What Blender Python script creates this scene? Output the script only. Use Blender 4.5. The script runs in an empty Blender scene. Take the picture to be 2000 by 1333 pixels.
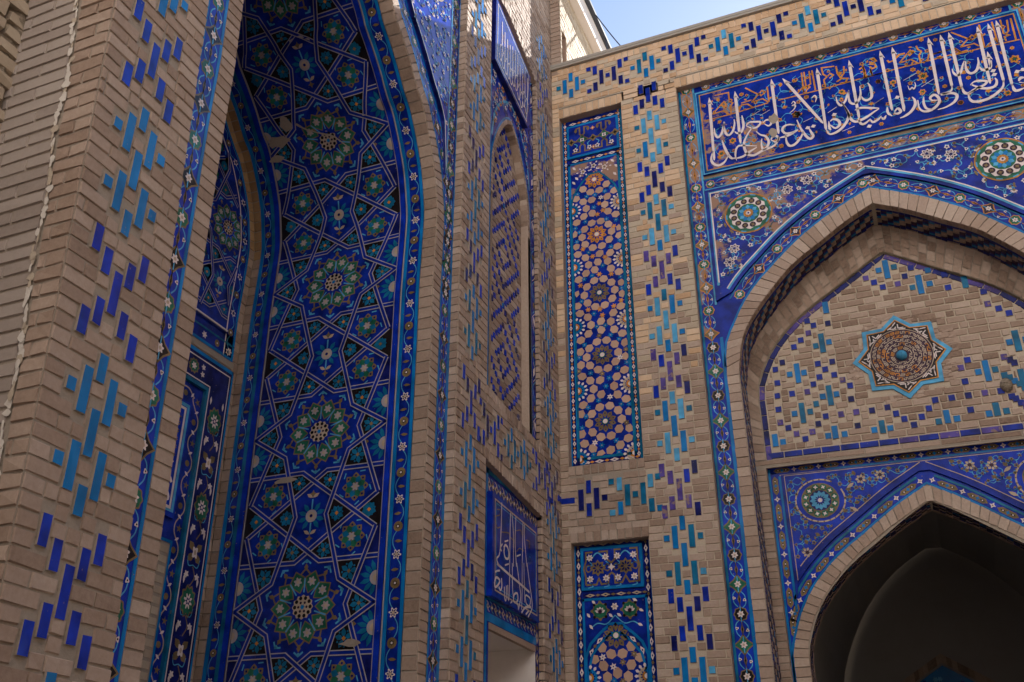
import bpy, math, random
import numpy as np
from mathutils import Matrix, Vector
random.seed(7)
sc = bpy.context.scene
# ---------------------------------------------------------------- camera, sky, sun
# Survey axes: x along the courtyard wall, y out of it towards the camera, z up (metres).
RM = np.array([[0.90536066, 0.17226969, -0.38813042], [-0.42354315, 0.43209122, -0.79618363], [0.03054944, 0.88522332, 0.46416204]])
CAM = np.array([2.91395596, 8.51521348, 1.6])
FPX, CX, CY = 1960.0, 872.0, 640.0

def ray(p):
    return RM @ np.array([(p[0] - CX) / FPX, -(p[1] - CY) / FPX, 1.0])
def on_y(p, y=0.0):            # where the sight line of a surveyed point meets the plane y
    r = ray(p); q = CAM + (y - CAM[1]) / r[1] * r
    return (float(q[0]), float(q[2]))
def on_x(p, x=0.0):
    r = ray(p); q = CAM + (x - CAM[0]) / r[0] * r
    return (float(q[1]), float(q[2]))
def B(x, y, z):                # survey axes -> Blender
    return (x, -y, z)

cd = bpy.data.cameras.new('camera'); cam = bpy.data.objects.new('camera', cd); sc.collection.objects.link(cam)
def bl(v): return Vector((v[0], -v[1], v[2])).normalized()
rt, up, fw = bl(RM[:, 0]), bl(RM[:, 1]), bl(RM[:, 2])
rt = fw.cross(up).normalized(); up = rt.cross(fw).normalized()
M = Matrix(((rt.x, up.x, -fw.x), (rt.y, up.y, -fw.y), (rt.z, up.z, -fw.z))).to_4x4()
M.translation = Vector(B(*CAM)); cam.matrix_world = M
cd.sensor_width = 36; cd.lens = 36 * FPX / 2000
cd.shift_x = (1000 - CX) / 2000; cd.shift_y = (CY - 666.5) / 2000
cd.clip_start = 0.05; cd.clip_end = 2000
sc.camera = cam

SUN = Vector((1.0, 5.5, 3.6)).normalized()      # direction towards the sun, Blender axes
w = bpy.data.worlds.new('World'); sc.world = w; w.use_nodes = True
nt = w.node_tree; bg = nt.nodes['Background']; sky = nt.nodes.new('ShaderNodeTexSky')
sky.sky_type = 'NISHITA'; sky.sun_disc = False
sky.sun_elevation = math.asin(SUN.z); sky.sun_rotation = math.atan2(SUN.x, SUN.y)
sky.altitude = 700; sky.air_density = 1.0; sky.dust_density = 0.5; sky.ozone_density = 1.0
nt.links.new(sky.outputs[0], bg.inputs[0]); bg.inputs[1].default_value = 0.05
sd = bpy.data.lights.new('sun', 'SUN'); so = bpy.data.objects.new('sun', sd); sc.collection.objects.link(so)
sd.energy = 5.0; sd.angle = math.radians(0.5); sd.color = (1.0, 0.96, 0.90)
so.rotation_euler = (-SUN).to_track_quat('-Z', 'Y').to_euler()
vs = sc.view_settings; vs.view_transform = 'Standard'; vs.look = 'None'; vs.gamma = 1.0; vs.exposure = 2.28
sc.cycles.max_bounces = 8; sc.cycles.diffuse_bounces = 4; sc.cycles.use_denoising = True

# ---------------------------------------------------------------- materials
MATS = {}
def nodes(m):
    m.use_nodes = True; t = m.node_tree; return t, t.nodes['Principled BSDF']
def glaze(name, col, vary=0.25, rough=0.13, wear=None, scale=9.0, spec=0.25):
    m = bpy.data.materials.new(name); t, p = nodes(m); N = t.nodes; L = t.links
    tc = N.new('ShaderNodeTexCoord')
    n1 = N.new('ShaderNodeTexNoise'); n1.inputs['Scale'].default_value = scale; n1.inputs['Detail'].default_value = 3
    L.new(tc.outputs['Object'], n1.inputs['Vector'])
    r = N.new('ShaderNodeValToRGB'); c = np.array(col)
    r.color_ramp.elements[0].position = .3; r.color_ramp.elements[1].position = .72
    r.color_ramp.elements[0].color = (*np.clip(c * (1 - vary), 0, 1), 1); r.color_ramp.elements[1].color = (*np.clip(c * (1 + vary * 1.3), 0, 1), 1)
    L.new(n1.outputs['Fac'], r.inputs['Fac'])
    out = r.outputs['Color']
    p.inputs['Roughness'].default_value = rough; p.inputs['Specular IOR Level'].default_value = spec
    # fine specks where the glaze is chipped
    n2 = N.new('ShaderNodeTexNoise'); n2.inputs['Scale'].default_value = 60; n2.inputs['Detail'].default_value = 4
    L.new(tc.outputs['Object'], n2.inputs['Vector'])
    r2 = N.new('ShaderNodeValToRGB'); r2.color_ramp.elements[0].position = .70; r2.color_ramp.elements[1].position = .76
    L.new(n2.outputs['Fac'], r2.inputs['Fac'])
    mx = N.new('ShaderNodeMixRGB'); mx.inputs[2].default_value = (.24, .18, .13, 1)
    L.new(r2.outputs['Color'], mx.inputs[0]); L.new(out, mx.inputs[1]); out = mx.outputs[0]
    if wear:
        n3 = N.new('ShaderNodeTexNoise'); n3.inputs['Scale'].default_value = wear[0]; n3.inputs['Detail'].default_value = 6
        n3.inputs['Roughness'].default_value = .65
        L.new(tc.outputs['Object'], n3.inputs['Vector'])
        r3 = N.new('ShaderNodeValToRGB'); r3.color_ramp.elements[0].position = wear[1]; r3.color_ramp.elements[1].position = wear[1] + .05
        L.new(n3.outputs['Fac'], r3.inputs['Fac'])
        m3 = N.new('ShaderNodeMixRGB'); m3.inputs[2].default_value = (*wear[2], 1)
        L.new(r3.outputs['Color'], m3.inputs[0]); L.new(out, m3.inputs[1]); out = m3.outputs[0]
        rr = N.new('ShaderNodeMapRange'); rr.inputs[3].default_value = rough; rr.inputs[4].default_value = .75
        L.new(r3.outputs['Color'], rr.inputs[0]); L.new(rr.outputs[0], p.inputs['Roughness'])
    L.new(out, p.inputs['Base Color'])
    b = N.new('ShaderNodeBump'); b.inputs['Strength'].default_value = .12; b.inputs['Distance'].default_value = .004
    n4 = N.new('ShaderNodeTexNoise'); n4.inputs['Scale'].default_value = 28; n4.inputs['Detail'].default_value = 2
    L.new(tc.outputs['Object'], n4.inputs['Vector']); L.new(n4.outputs['Fac'], b.inputs['Height']); L.new(b.outputs[0], p.inputs['Normal'])
    MATS[name] = m; return m
def earth(name, cols, rough=.9, tone=True, scale=40, bump=.5, dist=.004, stretch=(1, 1, 1)):
    m = bpy.data.materials.new(name); t, p = nodes(m); N = t.nodes; L = t.links
    tc = N.new('ShaderNodeTexCoord'); mp = N.new('ShaderNodeMapping'); mp.inputs['Scale'].default_value = stretch
    L.new(tc.outputs['Object'], mp.inputs['Vector'])
    n1 = N.new('ShaderNodeTexNoise'); n1.inputs['Scale'].default_value = scale; n1.inputs['Detail'].default_value = 8; n1.inputs['Roughness'].default_value = .7
    n2 = N.new('ShaderNodeTexNoise'); n2.inputs['Scale'].default_value = 1.7; n2.inputs['Detail'].default_value = 4
    L.new(mp.outputs[0], n1.inputs['Vector']); L.new(tc.outputs['Object'], n2.inputs['Vector'])
    r = N.new('ShaderNodeValToRGB'); e = r.color_ramp.elements
    e[0].position = 0; e[0].color = (*cols[0], 1); e[1].position = 1; e[1].color = (*cols[-1], 1)
    for i, c in enumerate(cols[1:-1]): x = e.new((i + 1) / (len(cols) - 1)); x.color = (*c, 1)
    def ma(op, a, b):
        q = N.new('ShaderNodeMath'); q.operation = op
        for i, v in enumerate((a, b)):
            if isinstance(v, (int, float)): q.inputs[i].default_value = v
            else: L.new(v, q.inputs[i])
        return q.outputs[0]
    big = ma('MULTIPLY', ma('SUBTRACT', n2.outputs['Fac'], .5), .5); fine = ma('MULTIPLY', ma('SUBTRACT', n1.outputs['Fac'], .5), .75)
    if tone:
        a = N.new('ShaderNodeAttribute'); a.attribute_name = 'tone'; base = a.outputs['Fac']
    else: base = .5
    f = ma('ADD', ma('ADD', base, big), fine); L.new(f, r.inputs['Fac']); L.new(r.outputs['Color'], p.inputs['Base Color'])
    p.inputs['Roughness'].default_value = rough; p.inputs['Specular IOR Level'].default_value = .2
    b = N.new('ShaderNodeBump'); b.inputs['Strength'].default_value = bump; b.inputs['Distance'].default_value = dist
    L.new(n1.outputs['Fac'], b.inputs['Height']); L.new(b.outputs[0], p.inputs['Normal'])
    MATS[name] = m; return m
earth('brick', [(.165, .112, .083), (.27, .19, .143), (.335, .245, .19), (.395, .30, .24), (.465, .37, .30)])
earth('fresh_lit_brick', [(.36, .22, .12), (.5, .33, .2), (.58, .41, .27), (.64, .48, .34)])  # restored brick, lifted further to imitate the bright upper light
earth('pale_brick', [(.34, .27, .2), (.43, .35, .26), (.5, .42, .32)])
earth('smooth_brick', [(.26, .21, .18), (.335, .28, .245), (.39, .335, .295)], bump=.25)
earth('amber_brick', [(.22, .13, .06), (.32, .2, .1), (.4, .27, .14)])
earth('mortar', [(.2, .16, .125), (.31, .26, .21), (.40, .345, .285)], tone=False, scale=70, bump=.8)
earth('pale_mortar', [(.34, .27, .2), (.46, .385, .3), (.55, .47, .37)], tone=False, scale=70, bump=.8)
earth('plaster', [(.55, .49, .46), (.63, .58, .55), (.68, .63, .6)], tone=False, scale=14, bump=.1)
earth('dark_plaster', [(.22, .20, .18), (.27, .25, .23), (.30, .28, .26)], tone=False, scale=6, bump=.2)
earth('rubble', [(.2, .155, .11), (.32, .26, .195), (.42, .35, .27)], tone=False, scale=9, bump=1.0, dist=.05, stretch=(1, 1, 3))
earth('lime', [(.55, .5, .44), (.68, .63, .57)], tone=False, scale=50, bump=.9)
earth('terracotta', [(.36, .22, .155), (.46, .30, .215), (.54, .37, .275)], tone=True, scale=50, bump=.2, rough=.7)
earth('far_wall', [(.44, .41, .39), (.52, .49, .46)], tone=False, scale=3, bump=.1)
earth('wing_dark', [(.07, .06, .06), (.11, .095, .09)], tone=False, scale=3, bump=.1)  # dark lower half of the unseen wing, holding back low bounce
earth('ground', [(.3, .25, .2), (.36, .31, .25)], tone=False, scale=3, bump=.2)
earth('metal_sheet', [(.3, .27, .23), (.36, .33, .29)], tone=False, rough=.45, scale=12, bump=.1)
earth('dark_metal', [(.03, .035, .05), (.06, .065, .08)], tone=False, rough=.5, scale=12, bump=.1)
WORN = (.30, .185, .135)
glaze('cobalt', (.006, .021, .23), .45)
glaze('cobalt_bright', (.005, .027, .33), .4)
glaze('cobalt_worn', (.008, .022, .24), .4, wear=(3.2, .50, WORN))
glaze('navy', (.008, .012, .11), .5)
glaze('turquoise', (.006, .145, .40), .3, scale=5)
glaze('teal', (.008, .12, .24), .35)
glaze('sky_blue', (.07, .3, .52), .3)
glaze('white', (.66, .57, .56), .1)
glaze('shaded_white', (.34, .31, .33), .15)  # white glaze darkened to paint in the deep arch's shade
glaze('cream', (.42, .33, .25), .2)
glaze('ochre', (.48, .2, .035), .35)
glaze('khaki', (.17, .12, .06), .3)
glaze('green', (.018, .115, .07), .4)
glaze('black', (.014, .011, .012), .3)
glaze('violet', (.075, .05, .235), .4, wear=(14, .56, (.25, .17, .15)))
glaze('worn_tile', (.03, .03, .15), .4, wear=(7, .44, WORN))
glaze('wine', (.035, .016, .035), .3)
glaze('grey_tile', (.16, .12, .08), .3)
# ---------------------------------------------------------------- objects
def empty(name, loc, label=None, cat=None, group=None):
    o = bpy.data.objects.new(name, None); sc.collection.objects.link(o); o.location = loc; o.empty_display_size = .2
    if label: o['label'] = label
    if cat: o['category'] = cat
    if group: o['group'] = group
    return o

def FR(y0): return lambda u, v, h: (u, -(y0 + h), v)          # plane of the courtyard wall, facing the camera
def FL(x0): return lambda u, v, h: (x0 + h, -u, v)            # plane of the portal front, facing right

class Art:
    """flat inlay and brickwork drawn on a curved or flat frame; each build() makes one mesh"""
    def __init__(s, f, cut=None): s.f = f; s.base = f; s.pre = lambda u, v: (u, v); s.cut = cut; s.V = []; s.F = []; s.M = []; s.T = []; s.names = []
    def mi(s, m):
        if m not in s.names: s.names.append(m)
        return s.names.index(m)
    def face3(s, pts, m, tone=.5):
        n = len(s.V); s.V += pts; s.F.append(tuple(range(n, n + len(pts)))); s.M.append(s.mi(m)); s.T.append(tone)
    def poly(s, pts, m, h=0, tone=None):
        tone = random.random() if tone is None else tone
        if s.cut is None: s.face3([s.f(u, v, h) for u, v in pts], m, tone); return
        q = [s.pre(u, v) for u, v in pts]; a = min(p[0] for p in q); b = max(p[0] for p in q)   # slice so that flat pieces follow a curved vault
        if b - a < s.cut * 1.3 or b < 5.3: s.face3([s.base(u, v, h) for u, v in q], m, tone); return
        def clip(P, x, keep):
            out = []
            for i in range(len(P)):
                c, d = P[i], P[(i + 1) % len(P)]; ic, id_ = (c[0] - x) * keep >= 0, (d[0] - x) * keep >= 0
                if ic: out.append(c)
                if ic != id_: t = (x - c[0]) / (d[0] - c[0]); out.append((x, c[1] + (d[1] - c[1]) * t))
            return out
        k = math.floor(a / s.cut)
        while k * s.cut < b:
            P = clip(clip(q, k * s.cut, 1), (k + 1) * s.cut, -1)
            if len(P) > 2: s.face3([s.base(u, v, h) for u, v in P], m, tone)
            k += 1
    def quad(s, u0, v0, u1, v1, m, h=0): s.poly([(u0, v0), (u1, v0), (u1, v1), (u0, v1)], m, h)
    def grid(s, u0, v0, u1, v1, m, h=0, nu=1, nv=1):
        for i in range(nu):
            for j in range(nv):
                s.quad(u0 + (u1 - u0) * i / nu, v0 + (v1 - v0) * j / nv, u0 + (u1 - u0) * (i + 1) / nu, v0 + (v1 - v0) * (j + 1) / nv, m, h)
    def stroke(s, pts, w, m, h=0, closed=False):
        P = [np.array(p, float) for p in pts]; n = len(P)
        if n < 2: return
        W = w if isinstance(w, (list, tuple)) else [w] * n
        L, R = [], []
        for i in range(n):
            a = P[(i - 1) % n] if (closed or i > 0) else P[i]; b = P[(i + 1) % n] if (closed or i < n - 1) else P[i]
            d1 = P[i] - a; d2 = b - P[i]
            l1, l2 = np.hypot(*d1), np.hypot(*d2)
            d1 = d1 / l1 if l1 > 1e-9 else d2 / max(l2, 1e-9); d2 = d2 / l2 if l2 > 1e-9 else d1
            t = d1 + d2; lt = np.hypot(*t); t = t / lt if lt > 1e-6 else d1
            k = min(1 / max(.35, abs(t @ d1)), 2.2); nn = np.array([-t[1], t[0]]) * W[i] * .5 * k
            L.append(P[i] + nn); R.append(P[i] - nn)
        for i in range(n if closed else n - 1):
            j = (i + 1) % n; s.poly([tuple(L[i]), tuple(R[i]), tuple(R[j]), tuple(L[j])], m, h)
    def disc(s, c, r, m, h=0, n=12, ry=None, rot=0):
        ry = r if ry is None else ry
        s.poly([(c[0] + r * math.cos(a) * math.cos(rot) - ry * math.sin(a) * math.sin(rot), c[1] + r * math.cos(a) * math.sin(rot) + ry * math.sin(a) * math.cos(rot)) for a in (2 * math.pi * k / n for k in range(n))], m, h)
    def ring(s, c, r, w, m, h=0, n=20): s.stroke([(c[0] + r * math.cos(2 * math.pi * k / n), c[1] + r * math.sin(2 * math.pi * k / n)) for k in range(n)], w, m, h, True)
    def star(s, c, r1, r2, n, m, h=0, rot=0):
        s.poly([(c[0] + (r1 if k % 2 == 0 else r2) * math.cos(rot + math.pi * k / n), c[1] + (r1 if k % 2 == 0 else r2) * math.sin(rot + math.pi * k / n)) for k in range(2 * n)], m, h)
    def lobed(s, c, r, n, amp, m, h=0, rot=0, ry=1.0):
        q = n * 4
        s.poly([(c[0] + r * (1 - amp + amp * math.cos(n * (a - rot))) * math.cos(a), c[1] + ry * r * (1 - amp + amp * math.cos(n * (a - rot))) * math.sin(a)) for a in (2 * math.pi * k / q for k in range(q))], m, h)
    def petal(s, c, a, r0, r1, w, m, h=0):
        ca, sa = math.cos(a), math.sin(a); f = lambda r, t: (c[0] + r * ca - t * sa, c[1] + r * sa + t * ca)
        s.poly([f(r0, 0), f(r0 + (r1 - r0) * .35, w * .42), f(r0 + (r1 - r0) * .62, w * .5), f(r1, 0), f(r0 + (r1 - r0) * .62, -w * .5), f(r0 + (r1 - r0) * .35, -w * .42)], m, h)
    def diamond(s, c, a, b, m, h=0, rot=0):
        ca, sa = math.cos(rot), math.sin(rot)
        s.poly([(c[0] + x * ca - y * sa, c[1] + x * sa + y * ca) for x, y in ((a, 0), (0, b), (-a, 0), (0, -b))], m, h)
    def sub(s, g):                                          # draw through (s, t) -> (u, v)
        o = Art.__new__(Art); o.__dict__ = s.__dict__.copy(); f = s.f
        o.f = lambda a, b, h: f(*g(a, b), h); pr = s.pre; o.pre = lambda a, b: pr(*g(a, b))
        return o
    def slab(s, u0, v0, u1, v1, m, h, tone, c=.003, j=.0012, side=None):   # one brick or tile with bevelled edges
        q = [(u0, v0), (u1, v0), (u1, v1), (u0, v1)]; k = [(u0 + c, v0 + c), (u1 - c, v0 + c), (u1 - c, v1 - c), (u0 + c, v1 - c)]
        J = lambda: random.uniform(-j, j)
        lo = [s.f(u, v, -.004) for u, v in q]; hi = [s.f(u + J(), v + J(), h + J() * .8) for u, v in k]
        n = len(s.V); s.V += lo + hi; a = s.mi(m); b = s.mi(side or m)
        for f in ((4, 5, 6, 7), (0, 1, 5, 4), (1, 2, 6, 5), (2, 3, 7, 6), (3, 0, 4, 7)):
            s.F.append(tuple(n + i for i in f)); s.M.append(a if f[0] == 4 else b); s.T.append(tone)
    def block(s, pts, h0, h1, m, mside=None):               # raised plate with real edges
        s.poly(pts, m, h1, .5); k = len(pts)
        for i in range(k):
            a, b = pts[i], pts[(i + 1) % k]
            s.face3([s.f(*a, h0), s.f(*b, h0), s.f(*b, h1), s.f(*a, h1)], mside or m)
    def build(s, name, parent=None):
        me = bpy.data.meshes.new(name); me.from_pydata(s.V, [], s.F)
        for m in s.names: me.materials.append(MATS[m])
        me.polygons.foreach_set('material_index', s.M)
        at = me.attributes.new('tone', 'FLOAT', 'FACE'); at.data.foreach_set('value', s.T)
        me.update(); o = bpy.data.objects.new(name, me); sc.collection.objects.link(o)
        if parent:
            o.parent = parent
            root = parent
            while root.parent: root = root.parent
            o.matrix_parent_inverse = root.matrix_basis.inverted() if parent is root else Matrix()
            if parent is not root: o.matrix_parent_inverse = Matrix()
        return o

# ---------------------------------------------------------------- drawing helpers
def smooth(pts, n=5):
    P = [np.array(p, float) for p in pts]
    if len(P) < 3: return [tuple(p) for p in P]
    Q = [2 * P[0] - P[1]] + P + [2 * P[-1] - P[-2]]; out = []
    for i in range(1, len(Q) - 2):
        a, b, c, d = Q[i - 1:i + 3]
        for k in range(n):
            t = k / n; out.append(tuple(.5 * (2 * b + (c - a) * t + (2 * a - 5 * b + 4 * c - d) * t * t + (3 * b - a - 3 * c + d) * t ** 3)))
    out.append(tuple(P[-1])); return out
def offset(pts, d):                                         # shift an open polyline to its left by d
    P = [np.array(p, float) for p in pts]; out = []
    for i in range(len(P)):
        a = P[max(i - 1, 0)]; b = P[min(i + 1, len(P) - 1)]
        d1 = P[i] - a; d2 = b - P[i]
        l1, l2 = np.hypot(*d1), np.hypot(*d2)
        d1 = d1 / l1 if l1 > 1e-9 else d2 / l2; d2 = d2 / l2 if l2 > 1e-9 else d1
        t = d1 + d2; t /= np.hypot(*t); k = 1 / max(.5, t @ d1)
        out.append((P[i][0] - t[1] * d * k, P[i][1] + t[0] * d * k))
    return out
def arclen(pts):
    L = [0.0]
    for a, b in zip(pts, pts[1:]): L.append(L[-1] + math.hypot(b[0] - a[0], b[1] - a[1]))
    return L
def along(pts):                                             # (s, t) -> point at arc length s, t to the left
    L = arclen(pts)
    def g(s, t):
        i = 0
        while i < len(pts) - 2 and L[i + 1] < s: i += 1
        a, b = pts[i], pts[i + 1]; l = max(L[i + 1] - L[i], 1e-9); k = (s - L[i]) / l
        dx, dy = (b[0] - a[0]) / l, (b[1] - a[1]) / l
        return (a[0] + (b[0] - a[0]) * k - dy * t, a[1] + (b[1] - a[1]) * k + dx * t)
    g.length = L[-1]; return g
def resample(pts, d):
    g = along(pts); n = max(2, int(g.length / d)); return [g(g.length * k / n, 0) for k in range(n + 1)]
def arch(left, xc, zbot):                                   # left half profile from the springing up -> whole curve
    l = [(left[0][0], zbot)] + list(left)
    return l + [(2 * xc - x, z) for x, z in reversed(l[:-1])]
def inside(p, poly):
    c = False; n = len(poly)
    for i in range(n):
        a, b = poly[i], poly[(i + 1) % n]
        if (a[1] > p[1]) != (b[1] > p[1]) and p[0] < (b[0] - a[0]) * (p[1] - a[1]) / (b[1] - a[1]) + a[0]: c = not c
    return c
def dist(p, poly, closed=True):
    d = 9.0; n = len(poly)
    for i in range(n if closed else n - 1):
        a, b = poly[i], poly[(i + 1) % n]; l = (b[0] - a[0]) ** 2 + (b[1] - a[1]) ** 2
        t = 0 if l < 1e-12 else max(0, min(1, ((p[0] - a[0]) * (b[0] - a[0]) + (p[1] - a[1]) * (b[1] - a[1])) / l))
        d = min(d, math.hypot(a[0] + t * (b[0] - a[0]) - p[0], a[1] + t * (b[1] - a[1]) - p[1]))
    return d
def band(A, path, t0, t1, m, h=0, seg=.12):
    g = along(path); P = resample(path, seg)
    a = offset(P, t0); b = offset(P, t1)
    for i in range(len(P) - 1): A.poly([a[i], a[i + 1], b[i + 1], b[i]], m, h)
def pair(a, b, za):
    """match two nested arches: equal heights on the jambs (below za), proportional round the curve"""
    ga, gb = along(a), along(b); n = lambda c: next(i for i, p in enumerate(c) if p[1] >= za - 1e-6)
    la, lb = arclen(a)[n(a)], arclen(b)[n(b)]; La, Lb = ga.length, gb.length; za0, zb0 = a[0][1], b[0][1]
    def f(s):
        if s < la: t = a[0][1] + s * (za - a[0][1]) / la - b[0][1]; return max(0, t)
        if s > La - la: return Lb - max(0, a[0][1] + (La - s) * (za - a[0][1]) / la - b[0][1])
        return lb + (s - la) / (La - 2 * la) * (Lb - 2 * lb)
    return f
def flower(A, c, r, n=5, pm='white', cm='cream', h=0, rot=0, ry=1.0):
    A.lobed(c, r, n, .22, pm, h, rot, ry); A.disc(c, r * .36, cm, h + .001, 8, r * .36 * ry)

def floral_strip(A, path, w, centres, ground='cobalt', line='ochre', kinds=('green', 'black'), h=.001, tri='white', vine='sky_blue'):
    """running flower border; centres are arc lengths of the medallions"""
    S = A.sub(along(path)); L = along(path).length
    band(A, path, -w / 2, w / 2, ground, h)
    for i, s in enumerate(centres):
        k = kinds[i % len(kinds)]; r = w * .40
        if i % 2 == 0:
            S.lobed((s, 0), r * 1.14, 8, .07, line, h + .001); S.lobed((s, 0), r * .95, 8, .07, k, h + .002)
        else:
            S.star((s, 0), r * 1.62, r * .98, 4, line, h + .001); S.star((s, 0), r * 1.3, r * .78, 4, k, h + .002)
        flower(S, (s, 0), r * .56, 6, 'white', 'cream', h + .004, .3)
        for t in (-1, 1): S.stroke([(s + t * r * .4, 0), (s + t * r * 1.2, 0)], w * .06, vine, h + .003)
    for a, b in zip(centres, centres[1:]):
        m = (a + b) / 2; d = abs(b - a)
        S.diamond((m, 0), d * .2, w * .11, line, h + .001); S.diamond((m, 0), d * .07, w * .05, 'black', h + .002)
        S.stroke([(m - d * .3, 0), (m + d * .3, 0)], w * .05, line, h + .001)
        for t in (-1, 1):
            e = 1 if t > 0 else -1
            S.stroke(smooth([(m - d * .26 * e, t * w * .12), (m - d * .1 * e, t * w * .34), (m + d * .16 * e, t * w * .36), (m + d * .3 * e, t * w * .14)], 3), w * .055, vine, h + .0005)
            S.lobed((m + e * d * .04, t * w * .31), w * .115, 3, .22, tri, h + .003, random.random() * 6)
            S.disc((m + e * d * .04, t * w * .31), w * .04, 'black', h + .004, 6)

def diamond_strip(A, path, w, step, ground='cobalt', a='cream', b='ochre', h=.001, ratio=.32):
    S = A.sub(along(path)); L = along(path).length; band(A, path, -w / 2, w / 2, ground, h)
    n = max(1, round(L / step)); st = L / n
    for k in range(n):
        s = (k + .5) * st
        S.diamond((s, 0), st * ratio, w * .4, a, h + .001); S.diamond((s, 0), st * ratio * .35, w * .14, 'navy', h + .002)
        S.diamond((s + st / 2, 0), st * .17, w * .3, b, h + .001)

def scroll(A, region, seed, step=.11, h=.002, stem='sky_blue', bud='khaki', big='white', avoid=(), size=.024, margin=.02, w=.007):
    """arabesque: curling stems, small flowers and buds spread through a polygon"""
    rng = random.Random(seed); us = [p[0] for p in region]; vs_ = [p[1] for p in region]; pts = []
    v = min(vs_); row = 0
    while v < max(vs_):
        u = min(us) + (row % 2) * step / 2
        while u < max(us):
            p = (u + rng.uniform(-.25, .25) * step, v + rng.uniform(-.25, .25) * step)
            if inside(p, region) and dist(p, region) > margin and all(math.hypot(p[0] - c[0], p[1] - c[1]) > r for c, r in avoid): pts.append(p)
            u += step
        v += step * .87; row += 1
    ok = lambda p: inside(p, region) and dist(p, region) > margin * .6 and all(math.hypot(p[0] - c[0], p[1] - c[1]) > r * .97 for c, r in avoid)
    for i, p in enumerate(pts):
        near = sorted(pts, key=lambda q: math.hypot(q[0] - p[0], q[1] - p[1]))[1:4]
        for q in near[:2]:
            mx, my = (p[0] + q[0]) / 2, (p[1] + q[1]) / 2; e = rng.choice((-1, 1)) * .35
            c = (mx - (q[1] - p[1]) * e, my + (q[0] - p[0]) * e)
            if ok(c) and ok((mx, my)): A.stroke(smooth([p, c, q], 4), [w * .7] * 4 + [w] * 4 + [w * .5], stem, h)
        a = rng.uniform(0, 6.28); k = rng.choice((-1, 1)); r = step * .34     # a curl with a bud at its end
        cur = [(p[0] + r * t * math.cos(a + k * t * 3.4), p[1] + r * t * math.sin(a + k * t * 3.4)) for t in (0, .25, .5, .75, 1)]
        if all(ok(c) for c in cur):
            A.stroke(cur, [w, w, w, w * .8, w * .5], stem, h)
            if i % 2: A.petal(cur[-1], a + k * 3.4 + 1.2, -size * .5, size * 1.1, size * .8, bud, h + .001)
        t = i % 4
        if t == 0: flower(A, p, size * 1.05, 5, big, 'navy', h + .002, a)
        elif t == 1: flower(A, p, size * .8, 6, bud, 'black', h + .002, a)
        elif t == 2: flower(A, p, size * .78, 3, big, 'navy', h + .002, a)
        else:
            for q in range(5): A.petal(p, a + (q - 2) * .55, size * .15, size * 1.35, size * .55, big, h + .001)
            A.disc(p, size * .5, bud, h + .003, 8)

def bricks(A, u0, u1, v0, v1, holes=(), region=None, course=.0665, length=.17, joint=.007, mat='brick', h=.004, seed=1, tone=(.15, .85), jit=.0015, odd=None):
    """running courses of single bricks over a rectangle, leaving out rectangles (u0, v0, u1, v1) and keeping to region(v) spans"""
    rng = random.Random(seed); v = v0; row = 0
    while v < v1 - course * .4:
        top = min(v + course, v1); spans = region((v + top) / 2) if region else [(u0, u1)]
        cut = sorted((a, c) for a, b, c, d in holes if min(d, top) - max(b, v) > course * .3)
        free = []
        for a, b in spans:
            x = a
            for c, d in cut:
                if d <= x or c >= b: continue
                if c > x: free.append((x, c))
                x = max(x, d)
            if x < b: free.append((x, b))
        for a, b in free:
            if b - a < .012: continue
            if len(free) == 1 or b - a > length * 1.3:
                x = a; first = length * (.5 if row % 2 else 1.0) * rng.uniform(.85, 1.1)
                while x < b - .005:
                    y = min(b, x + first); first = length * rng.choice((1, 1, 1, 1, .5)) * rng.uniform(.92, 1.06)
                    if b - y < .03: y = b
                    A.slab(x + joint / 2, v + joint / 2, y - joint / 2, top - joint / 2, odd(rng, (x + y) / 2, v) if odd else mat, h + rng.uniform(-.0015, .0015), rng.uniform(*tone), .0035, jit); x = y
            else: A.slab(a + joint / 2, v + joint / 2, b - joint / 2, top - joint / 2, odd(rng, (a + b) / 2, v) if odd else mat, h + rng.uniform(-.0015, .0015), rng.uniform(*tone), .0035, jit)
        v = top; row += 1

PIT = .0725                                                 # pitch of the glazed brick grid
def motif_x(u, v):      return [(u, v, 0)] + [(u + s * PIT, v + t * .118, 1) for s in (-1, 1) for t in (-1, 1)] + [(u + s * 2 * PIT, v + t * .192, 1) for s in (-1, 1) for t in (-1, 1)]
def motif_lozenge(u, v): return [(u, v, 0)] + [(u, v + t * .277, 1) for t in (-1, 1)] + [(u + s * PIT, v + t * .157, 0) for s in (-1, 1) for t in (-1, 1)] + [(u + s * 2 * PIT, v + t * .152, 2) for s in (-1, 1) for t in (-1, 1)]
def band_blue(u, v):
    o = [(u, v, 2)] + [(u, v + t * .155, 2) for t in ()]
    o = [(u, v, 2)]
    for s in (-1, 1):
        o += [(u + s * PIT, v, 0)] + [(u + s * 2 * PIT, v + t * .118, 1) for t in (-1, 1)] + [(u + s * 3 * PIT, v + t * .158, 2) for t in (-1, 1)]
    return o
def band_turq(u, v):
    o = [(u, v + t * .118, 1) for t in (-1, 1)]
    for s in (-1, 1): o += [(u + s * PIT, v, 0), (u + s * 2 * PIT, v, 2)]
    return o
SZ = ((.052, .202), (.052, .125), (.052, .058))
def tile_rects(tiles, g=.008): return [(u - SZ[k][0] / 2 - g, v - SZ[k][1] / 2 - g, u + SZ[k][0] / 2 + g, v + SZ[k][1] / 2 + g) for u, v, k in tiles]
def lay_tiles(A, tiles, mats, h=.008, clip=None):
    for u, v, k in tiles:
        if clip and not clip(u, v): continue
        a, b = SZ[k][0] / 2, SZ[k][1] / 2
        A.slab(u - a + random.uniform(-.002, .002), v - b, u + a, v + b, mats(u, v), h, .5, .002, .0012, side='mortar')
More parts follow.
